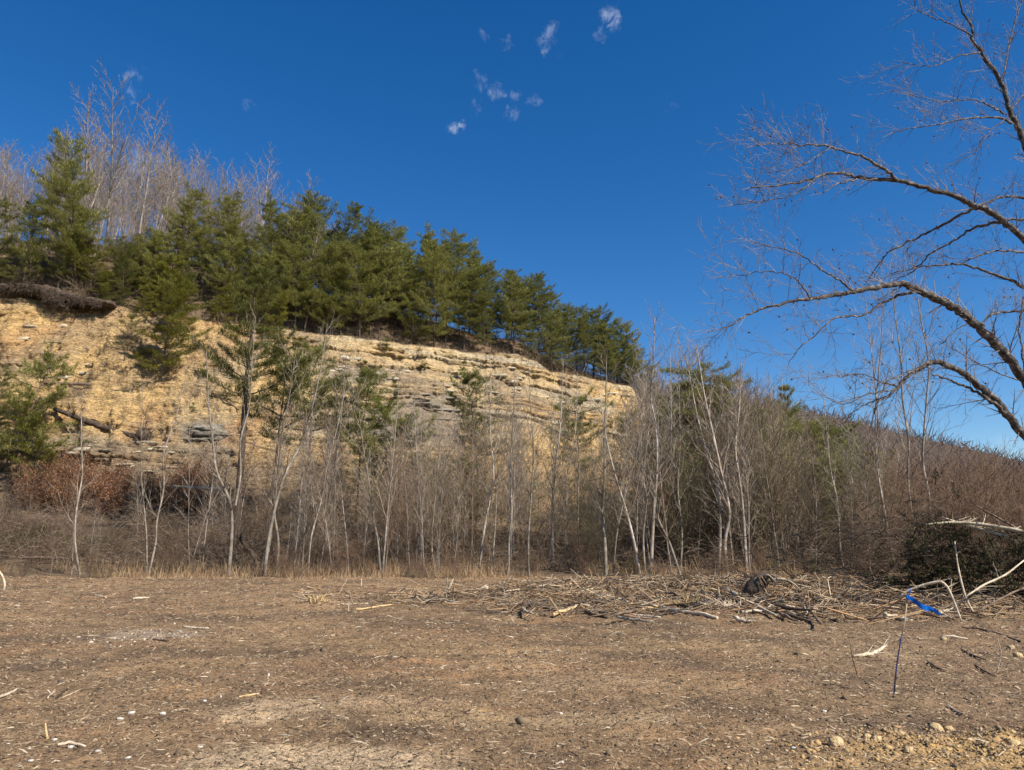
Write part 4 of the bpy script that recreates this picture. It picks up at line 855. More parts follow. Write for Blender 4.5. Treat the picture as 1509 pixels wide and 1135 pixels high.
stick([at(352, 790, 34), at(370, 815, 33.5), at(378, 830, 33), at(380, 852, 32)], [.09, .08, .06], M['dark_wood'], 'black curved dead branch right of the Y-forked sapling', seed=10)
stick([at(495, 805, 35), at(530, 828, 34), at(560, 838, 33.5)], [.05, .07, .06], M['dark_wood'], 'dark fallen branch left of the V-shaped pair', seed=12)
# uprooted root ball hanging on the face at (213, 645)
P = cl(213, 645, .2); acc = Acc(); r = np.random.RandomState(4); rb = rock_mesh('t', None, .5, .4, .5, 77, 3, .25); v_ = np.array([q.co[:] for q in rb.vertices]); q_ = np.array([list(f.vertices) for f in rb.polygons]); acc.add(v_, q_)
dd = unit(r.normal(0, 1, (60, 3)) + [0, -.2, .2]); V, Q = prisms(np.zeros((60, 3)), dd * r.uniform(.5, 1.3, (60, 1)), np.full(60, .04), np.full(60, .01), 4); acc.add(V, Q)
obj('root_ball', acc.mesh('root_ball', M['dark_wood']), None, P, label='dark upturned root ball at the lower end of the long cliff log', category='roots')

# ------------------------------------------------------------------ far hill with its wood
fx = np.linspace(60, 620, 120); fy = np.linspace(180, 560, 60); Xf, Yf = np.meshgrid(fx, fy)
ridge_pts = np.array([at(p, q, 330) for p, q in [(900, 560), (1000, 572), (1130, 592), (1220, 615), (1300, 640), (1400, 668), (1509, 694), (1700, 730), (2100, 765), (2600, 785)]])
fx = np.linspace(ridge_pts[0, 0] - 60, ridge_pts[-1, 0], 140); Xf, Yf = np.meshgrid(fx, fy)
rz = np.interp(Xf, ridge_pts[:, 0], ridge_pts[:, 2]) - 6
Zf = rz * np.where(Yf < 330, sstep(120, 330, Yf) ** 1.0, 1 - .6 * sstep(330, 560, Yf)) + 1.5 * fbm(Xf * .03, Yf * .03, seed=91)
obj('far_hill', mesh_np('far_hill', np.stack([Xf.ravel(), Yf.ravel(), Zf.ravel()], 1), grid_q(*Xf.shape), mat=M['hill'], smooth=True, color=np.full((Xf.size, 3), (.085, .062, .05))), kind='structure')
n = 34000; i_ = RS.randint(0, Xf.size, n); B = np.stack([Xf.ravel()[i_], Yf.ravel()[i_], Zf.ravel()[i_]], 1) + RS.uniform(-3, 3, (n, 3)) * [1, 1, 0]; B = B[B[:, 1] < 350]; n = len(B)
top = B + np.stack([RS.normal(0, 1.6, n), RS.normal(0, 1.6, n), RS.uniform(1.2, 3.4, n)], 1)
V, Q = prisms(B, top, RS.uniform(.06, .16, n), RS.uniform(.02, .12, n)); M['far'] = mat('far_wood', [(.055, .038, .032), (.11, .077, .064), (.18, .13, .11), (.08, .057, .046), (.05, .052, .025)], 1, .9, 0, island=True)
obj('distant_wood', mesh_np('distant_wood', V, Q, mat=M['far']), kind='stuff', label='brownish purple leafless wood covering the far hill', category='forest')

# ------------------------------------------------------------------ the big bare tree at the right
KT = 1.6
def limb3(pts, Y0, Y1, wob=.25, seed=0):
    Y0, Y1, wob = Y0 * KT, Y1 * KT, wob * KT
    r = np.random.RandomState(seed); n = len(pts); L = np.cumsum(np.r_[0, [math.hypot(pts[i + 1][0] - pts[i][0], pts[i + 1][1] - pts[i][1]) for i in range(n - 1)]]); f = L / L[-1]
    ph = r.uniform(0, 6.28)
    return [at(p[0], p[1], Y0 + (Y1 - Y0) * t + wob * math.sin(ph + 5 * t) * t * (1 - t) * 2) for p, t in zip(pts, f)]
big = obj('bare_tree', None, None, (16.2, 17.0, 0), label='large bare spreading tree at the right edge, limbs arching into the sky', category='tree')
B0 = np.array([16.2, 17.0, 0])
limbs = [
 ([(1640, 560), (1590, 470), (1540, 385), (1497, 342), (1476, 324), (1451, 308), (1432, 301), (1405, 288), (1371, 279), (1343, 271), (1321, 266), (1291, 264), (1266, 262), (1247, 257), (1223, 256), (1204, 261), (1173, 270), (1136, 274), (1105, 277)], 10.4, 8.6, 13, 2.2),
 ([(1321, 266), (1309, 253), (1294, 244), (1272, 231), (1247, 224), (1223, 216), (1201, 213), (1180, 214), (1152, 211), (1130, 213), (1110, 215)], 9.2, 8.4, 7, 1.6),
 ([(1204, 261), (1180, 281), (1158, 290), (1127, 296), (1080, 302)], 8.8, 8.3, 3.2, 1.3), ([(1263, 264), (1235, 271), (1213, 284)], 9, 8.7, 4, 2), ([(1185, 214), (1165, 222), (1148, 232)], 8.6, 8.3, 2.6, 1.4), ([(1223, 218), (1200, 232), (1176, 246), (1150, 252)], 8.6, 8.2, 3, 1.3),
 ([(1436, 307), (1414, 318), (1389, 332), (1358, 347), (1333, 359), (1315, 368), (1305, 377), (1293, 393), (1281, 410)], 9.8, 10.6, 6.5, 1.8),
 ([(1480, 326), (1451, 332), (1429, 339), (1414, 350), (1394, 362), (1372, 373), (1360, 386), (1342, 402), (1325, 410)], 10, 11.2, 6.5, 1.8),
 ([(1560, 300), (1509, 291), (1482, 290), (1460, 296), (1440, 304)], 10.6, 10, 7, 3), ([(1590, 330), (1540, 322), (1509, 322), (1480, 326)], 10.6, 10.3, 7, 4),
 ([(1640, 480), (1600, 400), (1560, 330), (1530, 260), (1509, 210), (1497, 182), (1488, 163), (1476, 123), (1454, 89), (1434, 62), (1432, 40), (1420, 18), (1410, -15)], 10.4, 10.2, 14, 3),
 ([(1491, 182), (1473, 174), (1445, 173), (1414, 176), (1377, 184), (1346, 188), (1316, 195)], 10.3, 9.6, 5.5, 1.5), ([(1479, 168), (1460, 157), (1439, 148), (1414, 147), (1386, 150), (1340, 139)], 10.3, 9.5, 4, 1.3),
 ([(1476, 123), (1482, 93), (1491, 46), (1503, 9), (1510, -20)], 10.3, 10.8, 3.6, 2), ([(1445, 77), (1411, 83), (1377, 97), (1334, 93)], 10.2, 9.7, 3.4, 1.3), ([(1432, 52), (1405, 37), (1374, 26), (1352, 14), (1346, -5)], 10.2, 9.8, 3.4, 1.5),
 ([(1479, 177), (1454, 200), (1436, 228)], 10.2, 9.6, 2.8, 1.2), ([(1488, 163), (1509, 140), (1540, 120)], 10.3, 11, 3.5, 2), ([(1560, 440), (1509, 423), (1488, 412), (1458, 402), (1439, 396), (1415, 390), (1385, 391), (1354, 394), (1318, 402)], 11.2, 10, 8, 1.8),
 ([(1560, 376), (1509, 371), (1467, 370), (1442, 377), (1415, 389)], 11.4, 10.6, 5, 2.5),
 ([(1640, 760), (1590, 670), (1540, 600), (1509, 560), (1488, 529), (1470, 511), (1451, 490), (1430, 472), (1409, 455), (1388, 444), (1366, 434), (1348, 426), (1333, 420), (1315, 419), (1293, 423), (1263, 428), (1239, 434), (1220, 437), (1196, 441), (1172, 443), (1147, 449), (1120, 456), (1096, 467), (1077, 481), (1048, 488)], 10.2, 7.8, 19, 1.6),
 ([(1345, 431), (1318, 438), (1290, 453), (1272, 465), (1245, 466), (1223, 473), (1202, 493), (1181, 511), (1172, 522), (1163, 534)], 8.9, 8.3, 5.5, 1.5), ([(1257, 428), (1239, 414), (1217, 402), (1196, 386), (1175, 374), (1156, 367), (1126, 364)], 8.5, 8.0, 4.6, 1.4),
 ([(1194, 441), (1181, 420), (1169, 409), (1150, 403), (1123, 400), (1096, 405), (1065, 408)], 8.2, 7.7, 3.6, 1.3), ([(1442, 480), (1461, 464), (1482, 459), (1509, 458), (1550, 450)], 9.4, 10, 3.5, 5), ([(1430, 474), (1410, 486), (1390, 505), (1370, 520)], 9.4, 9.0, 2.8, 1.2),
 ([(1500, 560), (1460, 545), (1430, 530), (1400, 512)], 10, 9.6, 2.8, 1.2), ([(1512, 560), (1506, 520), (1503, 480), (1508, 440)], 9.6, 9.6, 4, 2.5),
 ([(1640, 800), (1570, 710), (1509, 642), (1488, 615), (1467, 590), (1442, 569), (1421, 551), (1400, 539), (1378, 534), (1360, 540), (1339, 554), (1321, 572), (1309, 584), (1293, 593), (1288, 610)], 10.0, 8.4, 16, 3.0),
 ([(1482, 609), (1461, 592), (1439, 578), (1415, 567), (1394, 558), (1373, 552)], 9.2, 8.9, 9, 2.5), ([(1321, 570), (1293, 560), (1263, 551), (1240, 557)], 8.5, 8.2, 3.6, 1.3), ([(1318, 575), (1281, 581), (1245, 595), (1228, 592)], 8.5, 8.1, 3.6, 1.2), ([(1305, 587), (1281, 593), (1257, 608), (1235, 627)], 8.5, 8.1, 3.4, 1.2), ([(1345, 548), (1320, 556), (1300, 566)], 8.6, 8.3, 3.4, 1.3)]
M['limb_bark'] = mat('limb_bark', [(.02, .015, .013), (.09, .072, .062), (.36, .31, .265)], 9, .8, .12, bump=.6, bscale=30)
M['sprout'] = mat('sprout_twigs', [(.07, .052, .046), (.18, .145, .125), (.36, .31, .27)], 3, .8, 0)
rt = np.random.RandomState(9); S = []; balls = []
PT = [lv(.22, .085, .012, .10, .15, .6, .45, .6, rmin=.0052, cone=.3), lv(.17, .10, .01, .15, .17, .65, .5, .7, rmin=.004), lv(.15, .1, 0, .3, 9, .6, .5, .6, rmin=.0036)]
for i, (pts, Y0, Y1, w0, w1) in enumerate(limbs):
    W3 = np.array(limb3(pts, Y0, Y1, .3, i)); P = spline(W3, 5); k = len(P); P[1:-1] += np.random.RandomState(50 + i).normal(0, .018, (k - 2, 3)) * .65; wpx = np.interp(np.linspace(0, 1, k), [0, .35, 1], [w0, w0 * .8 if w0 > 10 else (w0 + w1) / 2, w1])
    rr = wpx / F * P[:, 1] * .40
    V, Q, T = tube(P - B0, rr, 8 if w0 > 6 else 5, True, .10, i)
    obj('limb', mesh_np('limb', V, Q, T, M['limb_bark'], smooth=True), big)
    L = np.cumsum(np.r_[0, np.linalg.norm(np.diff(P, axis=0), axis=1)]); s = rt.uniform(.1, .3)
    while s < L[-1]:
        j = min(np.searchsorted(L, s), k - 1); j = max(j, 1); t = s / L[-1]; d0 = unit(P[j] - P[j - 1]); dn = rot_about(d0, rt.uniform(.5, 1.2), rt.uniform(0, 6.28), rt)
        dn = unit(dn + np.array([-.15, 0, rt.choice([.9, .5, -.35], p=[.45, .3, .25])])); ln = KT * rt.uniform(.16, .66) * (.8 + .5 * t)
        pe, _ = grow(rt, P[j] - B0, dn, ln, max(.0058, rr[j] * .2), 0, PT, S)
        if rt.uniform() < .2: balls.append(pe)
        s += rt.uniform(.08, .21) * (1.7 if w0 > 12 and t < .4 else 1.0)
    if i < 29: grow(rt, P[-1] - B0, unit(P[-1] - P[-2]), .35, rr[-1], 0, PT, S)
V, Q = prisms([s_[0] for s_ in S], [s_[1] for s_ in S], [s_[2] for s_ in S], [s_[3] for s_ in S]); obj('twigs', mesh_np('twigs', V, Q, mat=M['sprout']), big)
print('TREE twigs', len(S))
V, Q, T = tube(np.array([(0, 0, -.3), (.1, 0, 1.2), (-.25, 0, 2.6), (-.2, .1, 4.2), (.1, .2, 6), (.0, .1, 8), (-.1, 0, 10.5)]) * [1, 1, 1.6], [.5, .42, .38, .33, .27, .18, .06], 12, True, .05); obj('trunk', mesh_np('trunk', V, Q, T, M['limb_bark'], smooth=True), big)
ball = rock_mesh('seed_ball', mat('seed_ball', [(.03, .02, .016), (.09, .06, .045)], 30, .9, .1), .015, .015, .017, 5, 1, .2)
for b_ in balls[:260]:
    o = obj('seed_ball', ball, big, b_ + [0, 0, -.02])

# ------------------------------------------------------------------ field litter
def chips(n, seed, mt, name, label, ln, wd, xr=None, yr=(4.2, 31), power=2.0, cat_='wood chips', mask=None, flat=.25):
    r = np.random.RandomState(seed); u_ = r.uniform(0, 1, n); a, b_ = yr; y = a * (b_ / a) ** (u_ ** (1 / power * 1.6)) ; x = r.uniform(-1, 1, n) * (1.2 + .80 * y)
    if xr: x = r.uniform(*xr, n)
    if mask is not None: k_ = mask(x, y, r); x, y = x[k_], y[k_]; n = len(x)
    z = field_z(x, y); C = np.stack([x, y, z], 1); sc = (.55 + .045 * y)[:, None]
    az = r.uniform(0, 6.28, n); d = np.stack([np.cos(az), np.sin(az), r.normal(0, .22, n)], 1); d = unit(d); up = unit(np.stack([r.normal(0, flat, n), r.normal(0, flat, n), np.ones(n)], 1)); s_ = unit(np.cross(d, up))
    L = (r.gamma(2.0, ln / 2, (n, 1)) + .01) * sc; W = wd * r.uniform(.4, 1.4, (n, 1)) * sc; H = W * r.uniform(.4, .9, (n, 1))
    V = np.stack([C - d * L * .5 - s_ * W * .5, C - d * L * .4 + s_ * W * .5, C + d * L * .5, C + up * (H + .002) + d * L * r.uniform(-.3, .3, (n, 1))], 1).reshape(-1, 3)
    b4 = (np.arange(n) * 4)[:, None]; T = np.concatenate([b4 + [[0, 1, 3]], b4 + [[1, 2, 3]], b4 + [[2, 0, 3]]])
    return obj(name, mesh_np(name, V, None, T, mt), kind='stuff', label=label, category=cat_)
chips(105000, 1, M['chips'], 'wood_chips', 'brown mulch of shredded wood chips covering the field', .045, .0135)
chips(9000, 2, mat('pale_chips', [(.30, .21, .125), (.46, .36, .24), (.56, .46, .33), (.36, .23, .13)], 1, .9, 0, island=True), 'pale_splinters', 'pale wood splinters strewn over the brown mulch', .08, .012, cat_='splinters')
chips(9000, 3, M['dark_wood'], 'dark_twigs', 'small dark broken twigs in the mulch', .10, .010, cat_='twigs')
def clods(n, seed, mt, name, label, size, sampler, cat_):
    r = np.random.RandomState(seed); ico = bpy.data.meshes.new('t'); import bmesh; bm = bmesh.new(); bmesh.ops.create_icosphere(bm, subdivisions=1, radius=1); bm.to_mesh(ico); bm.free()
    iv = np.array([v.co[:] for v in ico.vertices])[:12]; bpy.data.meshes.remove(ico)
    bm = bmesh.new(); bmesh.ops.create_icosphere(bm, subdivisions=1, radius=1); iv = np.array([v.co[:] for v in bm.verts]); it = np.array([[v.index for v in f.verts] for f in bm.faces]); bm.free()
    iv = np.array([[1, 0, 0], [-1, 0, 0], [0, 1, 0], [0, -1, 0], [0, 0, 1], [0, 0, -1.]]); it = np.array([[0, 2, 4], [2, 1, 4], [1, 3, 4], [3, 0, 4], [2, 0, 5], [1, 2, 5], [3, 1, 5], [0, 3, 5]])
    x, y = sampler(r, n); n = len(x); s_ = size * r.gamma(2.2, .45, (n, 1, 1)) * (.6 + .05 * y[:, None, None]); C = np.stack([x, y, field_z(x, y)], 1)[:, None, :]
    V = (iv[None] + r.uniform(-.42, .42, (n, len(iv), 3))) * r.uniform(.5, 1.2, (n, 1, 3)) * [1, 1, .7] * s_ + C; V = V.reshape(-1, 3)
    T = (it[None] + (np.arange(n) * len(iv))[:, None, None]).reshape(-1, 3); return obj(name, mesh_np(name, V, None, T, mt), kind='stuff', label=label, category=cat_)
def samp_all(r, n): y = 4.3 * (24 / 4.3) ** r.uniform(0, 1, n); x = r.uniform(-1, 1, n) * (1 + .78 * y); return x, y
clods(9000, 4, M['clods'], 'soil_crumbs', 'brown crumbs of soil scattered in the mulch', .014, samp_all, 'soil')
def samp_clay(r, n):
    g1 = on_ground(1470, 1122); a = r.normal(0, 1, (n, 2)); pick = r.randint(0, 4, n); cx = np.array([g1[0], on_ground(1400, 1105)[0], on_ground(1505, 1135)[0], on_ground(1300, 1108)[0]])[pick]; cy = np.array([g1[1], on_ground(1400, 1098)[1], on_ground(1505, 1130)[1], on_ground(1300, 1108)[1]])[pick]
    return cx + a[:, 0] * .62, cy + a[:, 1] * .26
clods(4200, 5, M['clay_clods'], 'clay_rubble', 'yellow clay rubble turned up in the bottom right corner', .0115, samp_clay, 'rubble')
def samp_lime(r, n): g1 = on_ground(215, 938); a = r.normal(0, 1, (n, 2)); return g1[0] + a[:, 0] * .55, g1[1] + a[:, 1] * .7
clods(150, 6, M['stone'], 'limestone_chips', 'patch of crushed whitish stone on the left of the field', .013, samp_lime, 'gravel')
def samp_sparse(r, n): x, y = samp_all(r, n); k = x < 1.5 + r.normal(0, 2, n); return x[k], y[k]
clods(300, 8, M['stone'], 'pale_pebbles', 'small pale pebbles scattered over the mulch', .011, samp_sparse, 'pebbles')
# debris: shredded brush of the pile
def pile(n, seed, mt, name, label, box, ln, hmax, cat_='brush'):
    r = np.random.RandomState(seed); px = r.uniform(box[0], box[1], n); py = r.normal((box[2] + box[3]) / 2, (box[3] - box[2]) / 4, n); C = np.array([on_ground(a, min(max(b_, box[2]), box[3] + 6)) for a, b_ in zip(px, py)])
    C[:, 2] = field_z(C[:, 0], C[:, 1]) + r.beta(1.2, 3, n) * hmax * (.5 + vn(C[:, 0] * .8, C[:, 1] * .5, seed=5)); d = unit(r.normal(0, 1, (n, 3)) * [1, .7, .28]); L = r.gamma(2, ln / 2, (n, 1)); w_ = r.uniform(.004, .02, n)
    V, Q = prisms(C - d * L / 2, C + d * L / 2, w_, w_ * r.uniform(.2, .9, n)); return obj(name, mesh_np(name, V, Q, mat=mt), kind='stuff', label=label, category=cat_)
M['debris'] = mat('debris', [(.09, .06, .04), (.21, .14, .085), (.34, .24, .145), (.13, .088, .056), (.58, .46, .31), (.38, .23, .11), (.24, .16, .10)], 1, .9, 0, island=True)
pile(4600, 31, M['debris'], 'brush_debris', 'shredded branches heaped along the far side of the field', (740, 1220, 864, 904), .38, .26)
pile(2600, 32, M['debris'], 'brush_debris', 'loose shredded sticks running from the pile to the right edge', (1180, 1530, 862, 912), .45, .35)
pile(1000, 33, M['debris'], 'brush_debris', 'thin scatter of broken sticks left of the pile', (440, 760, 868, 896), .35, .14)

# single logs and branches of the debris pile: (pixels, height, radius m, material, label)
def gp(p, h=.0): h = h * .45; g0 = on_ground(p[0], p[1] + 0.0, 0.05 + h); z0 = float(field_z(np.array([g0[0]]), np.array([g0[1]]))[0]); return np.array([g0[0], g0[1], z0 + .012 + h])
bw, br, dk, fr = M['bleached_wood'], M['brown_wood'], M['dark_wood'], M['fresh_wood']
sticks = [
 ([(877, 882), (901, 884), (930, 889)], .08, [.06, .07, .05], bw, 'bleached log at the left of the pile, split at its left end', 0),
 ([(941, 887), (965, 891), (996, 897)], .14, [.11, .10, .07], bw, 'thickest pale log in the centre of the debris pile', 0),
 ([(990, 896), (1022, 901), (1057, 907)], .05, [.05, .07, .06], bw, 'pale log end to end with the thickest one', 0),
 ([(1066, 877), (1104, 889), (1143, 904)], .16, [.10, .09, .05], bw, 'bright pale trunk slanting down before the stump', 0),
 ([(796, 903), (845, 900), (900, 900)], .04, [.05, .06, .04], br, 'long reddish brown branch at the front left of the pile', 4),
 ([(811, 893), (850, 896), (898, 901)], .07, [.04, .05, .04], dk, 'dark branch above the long reddish one', 4),
 ([(918, 902), (945, 904), (973, 906)], .05, [.05, .05, .03], bw, 'short silvery branch under the thickest pale log', 3),
 ([(772, 871), (795, 869), (820, 875)], .08, [.05, .06, .05], dk, 'dark curved log at the far left of the pile', 0),
 ([(835, 873), (850, 873), (868, 876)], .1, [.07, .1, .05], fr, 'torn yellow chunk of fresh wood in the pile', 0),
 ([(833, 869), (867, 860), (900, 852)], .12, [.04, .05, .03], br, 'brown branch rising toward the stout trunk', 5),
 ([(898, 852), (922, 858), (948, 868)], .15, [.04, .04, .03], br, 'brown branch sloping down from the same crest', 5),
 ([(944, 881), (988, 881), (1018, 874)], .12, [.06, .06, .05], br, 'bowed brown log lying behind the pale logs', 2),
 ([(1016, 873), (1035, 874), (1052, 878)], .14, [.05, .05, .03], bw, 'short pale log behind the yellow splinters', 0),
 ([(1042, 869), (1082, 880), (1124, 890)], .2, [.035, .04, .03], br, 'thin brown pole lying across the bright trunk', 3),
 ([(1096, 886), (1145, 897), (1197, 910)], .08, [.03, .035, .02], br, 'long thin pole running right from the stump', 3),
 ([(494, 887), (518, 887), (543, 887)], .02, [.03, .04, .03], bw, 'straight pale stick, left one of two before the treeline', 0),
 ([(525, 897), (552, 893), (581, 889)], .02, [.03, .04, .02], fr, 'yellowish stick crossing under the straight pale one', 0),
 ([(634, 872), (657, 884), (678, 887)], .04, [.03, .04, .03], bw, 'bright bent stick lying alone left of the pile', 0),
 ([(622, 878), (640, 878), (660, 879)], .02, [.025, .03, .02], fr, 'short yellow stick touching the bright bent one', 0),
 ([(270, 921), (288, 922), (307, 923)], .01, [.014, .018, .01], bw, 'straight pale stick right of the white stone patch', 0),
 ([(226, 939), (237, 940), (249, 941)], .01, [.012, .016, .01], dk, 'dark stick in the white stone patch', 0),
 ([(196, 880), (207, 879), (220, 878)], .02, [.025, .03, .02], bw, 'pale stick near the treeline, right of two', 0),
 ([(139, 874), (148, 876), (157, 878)], .02, [.025, .03, .02], bw, 'pale stick near the treeline, left of two', 0),
 ([(106, 885), (112, 881), (119, 876)], .02, [.025, .03, .02], br, 'brown stick pointing away at the far left', 0),
 ([(85, 1097), (106, 1094), (127, 1096)], .005, [.010, .013, .008], bw, 'pale curved stick in the bottom left corner', 0),
 ([(83, 1023), (91, 1016), (100, 1009)], .005, [.010, .012, .008], dk, 'dark slanting stick at the left foreground', 0),
 ([(71, 1022), (77, 1016), (82, 1011)], .005, [.008, .009, .006], bw, 'pale slanting stick beside the dark one', 0),
 ([(352, 1026), (366, 1022), (382, 1019)], .005, [.010, .012, .008], fr, 'tan splinter left of the foreground centre', 0),
 ([(-5, 1023), (12, 1018), (28, 1012)], .005, [.012, .014, .009], bw, 'pale stick cut by the left frame edge', 0),
 ([(1140, 860), (1165, 874), (1187, 890), (1210, 916)], .22, [.02, .03, .03, .02], br, 'long thin branch falling right from the stump top', 4),
 ([(1219, 867), (1236, 863), (1255, 859)], .08, [.02, .025, .02], br, 'thin stick right of the stump', 0),
 ([(1257, 963), (1284, 960), (1306, 947)], .02, [.018, .028, .018], bw, 'frayed pale branch lying left of the blue stake', 3),
 ([(1386, 937), (1405, 938), (1426, 939)], .02, [.014, .018, .01], bw, 'pale level stick right of the blue stake', 0),
 ([(1416, 955), (1434, 963), (1453, 969)], .0, [.010, .013, .008], br, 'thin brown stick lying right of the stake', 0),
 ([(1395, 1033), (1407, 1040), (1420, 1048)], .01, [.008, .01, .008], bw, 'short pale stick in the right foreground', 0),
 ([(1368, 971), (1378, 979), (1392, 985)], .01, [.010, .012, .008], br, 'brown stick slanting down right of the stake', 0),
 ([(1436, 974), (1450, 983), (1466, 992)], .0, [.008, .010, .006], br, 'brown branch low at the right edge', 0),
 ([(1418, 923), (1450, 926), (1505, 940)], .03, [.014, .02, .016], br, 'long thin brown branch below the dark cedar heap', 3),
 ([(1340, 905), (1370, 903), (1400, 907)], .03, [.02, .025, .02], fr, 'yellowish stick just under the blue ribbon', 0),
]
for i, (pts, h, rd, m_, lb, tw) in enumerate(sticks):
    if i < 19: rd = [q * .55 for q in rd]
    stick([gp(p, h) for p in pts], rd, m_, lb, name='log' if max(rd) > .06 else 'fallen_branch', category='log' if max(rd) > .06 else 'branch', twigs=tw, seed=40 + i, wander=.22, tlen=.3)
rq = np.random.RandomState(12)
PL = [(800, 'at the left end of the pile'), (880, 'left of the bleached split log'), (940, 'around the bleached split log'), (1000, 'around the thickest pale log'), (1060, 'by the orange splinter clump'), (1110, 'around the bright slanting trunk'), (1160, 'around the upturned stump'), (1230, 'right of the upturned stump'), (1330, 'left of the blue ribbon'), (1600, 'at the foot of the cedar heap')]
for i in range(110):
    px = rq.uniform(745, 1215) if i < 84 else rq.uniform(1215, 1500); py = rq.uniform(862, 906) if i < 84 else rq.uniform(868, 915); L_ = rq.uniform(14, 62); a = rq.normal(0.12, .35); hh_ = abs(rq.normal(0, .16))
    p0, p2 = (px - L_ / 2, py), (px + L_ / 2, min(max(py + L_ * math.sin(a) * .5, 860), 912)); P0_, P2_ = gp(p0, hh_ * rq.uniform(.2, 1)), gp(p2, hh_ * rq.uniform(0, 1)); mid = (P0_ + P2_) / 2 + rq.normal(0, .05, 3) * [1, 1, .6]
    k_ = rq.randint(4); m_ = [bw, br, fr, dk][k_ if k_ != 2 or i % 2 else 0]; wd_ = {id(bw): 'pale', id(br): 'brown', id(dk): 'dark', id(fr): 'yellowish'}[id(m_)]
    stick([P0_, mid, P2_], [rq.uniform(.015, .045), rq.uniform(.02, .05), rq.uniform(.008, .03)], m_, '%s %s broken branch %s' % ('long' if L_ > 38 else 'short', wd_, next(t for q, t in PL if px < q)), category='branch', group='broken branches in the debris', twigs=(3 if i % 3 == 0 else 0), tlen=.3, seed=300 + i, wander=.3, sides=5)
def pole(pts, Y, rd, m_, lb, tw=0, seed=0):
    W = [at(p[0], p[1], Y[j] if isinstance(Y, (list, tuple)) else Y) for j, p in enumerate(pts)]; stick(W, rd, m_, lb, twigs=tw, seed=seed, tlen=.4)
yb = lambda px, py: on_ground(px, py)[1]
pole([(668, 853), (664, 862), (659, 871)], yb(659, 873), [.01, .04, .03], bw, 'pale splinter standing upright before the middle saplings')
pole([(533, 853), (532, 866)], yb(532, 868), [.01, .025], bw, 'small upright pale splinter before the V-shaped pair')
pole([(902, 869), (902, 883)], 20.3, [.04, .04], bw, 'pale upright stub poking from the pile, right one')
pole([(897, 871), (893, 883)], 20.3, [.03, .035], bw, 'pale upright stub poking from the pile, left one')
pole([(1189, 847), (1178, 856), (1168, 866)], 22, [.012, .02, .02], bw, 'pale stick sticking up right of the stump')
pole([(-4, 838), (4, 850), (7, 862), (5, 872)], yb(5, 874), [.02, .03, .03, .02], bw, 'curved pale stick at the left frame edge')
pole([(67, 1066), (68, 1078), (70, 1090)], yb(70, 1092), [.006, .009, .009], fr, 'short upright splinter at the left foreground')
pole([(1325, 879), (1344, 868), (1379, 858), (1393, 862), (1404, 882), (1417, 916)], [15.2, 15.1, 14.9, 14.8, 14.7, 14.6], [.018, .022, .026, .026, .02, .016], bw, 'bare pale branch arching over the blue ribbon', 4, 2)
pole([(1435, 904), (1422, 877), (1412, 836), (1407, 798)], [15.8, 16, 16.2, 16.4], [.022, .022, .018, .01], bw, 'thin pale stick leaning upright before the dark cedar heap', 0, 3)
pole([(1422, 880), (1450, 862), (1480, 848), (1509, 826)], [15.6, 15.8, 16, 16.2], [.016, .022, .02, .014], bw, 'pale branch crossing the cedar heap toward the right edge', 5, 4)
pole([(1440, 902), (1470, 885), (1500, 870), (1530, 862)], [14.6, 14.9, 15.2, 15.4], [.018, .02, .02, .02], br, 'brown branch low across the cedar heap', 5, 5)
pole([(1364, 773), (1405, 770), (1448, 773), (1509, 784), (1560, 800)], [19, 19, 18.8, 18.4, 18], [.02, .035, .045, .05, .06], bw, 'long pale fallen branch lying level above the cedar heap', 14, 6)
pole([(1388, 762), (1420, 773), (1445, 780), (1487, 792)], [19.2, 19, 18.9, 18.6], [.015, .025, .03, .035], bw, 'second pale fallen branch just below the level one', 10, 7)
pole([(1438, 745), (1470, 763), (1509, 785)], [19.5, 19.2, 18.8], [.015, .025, .03], br, 'brown fallen branch slanting into the level one', 8, 8)
pole([(1252, 943), (1256, 968), (1263, 993)], yb(1263, 995), [.004, .006, .007], br, 'thin bent stem standing left of the blue stake', 0, 9)
pole([(1470, 940), (1475, 965), (1469, 990)], yb(1469, 992), [.003, .005, .006], bw, 'thin pale stem standing near the right edge', 0, 10)

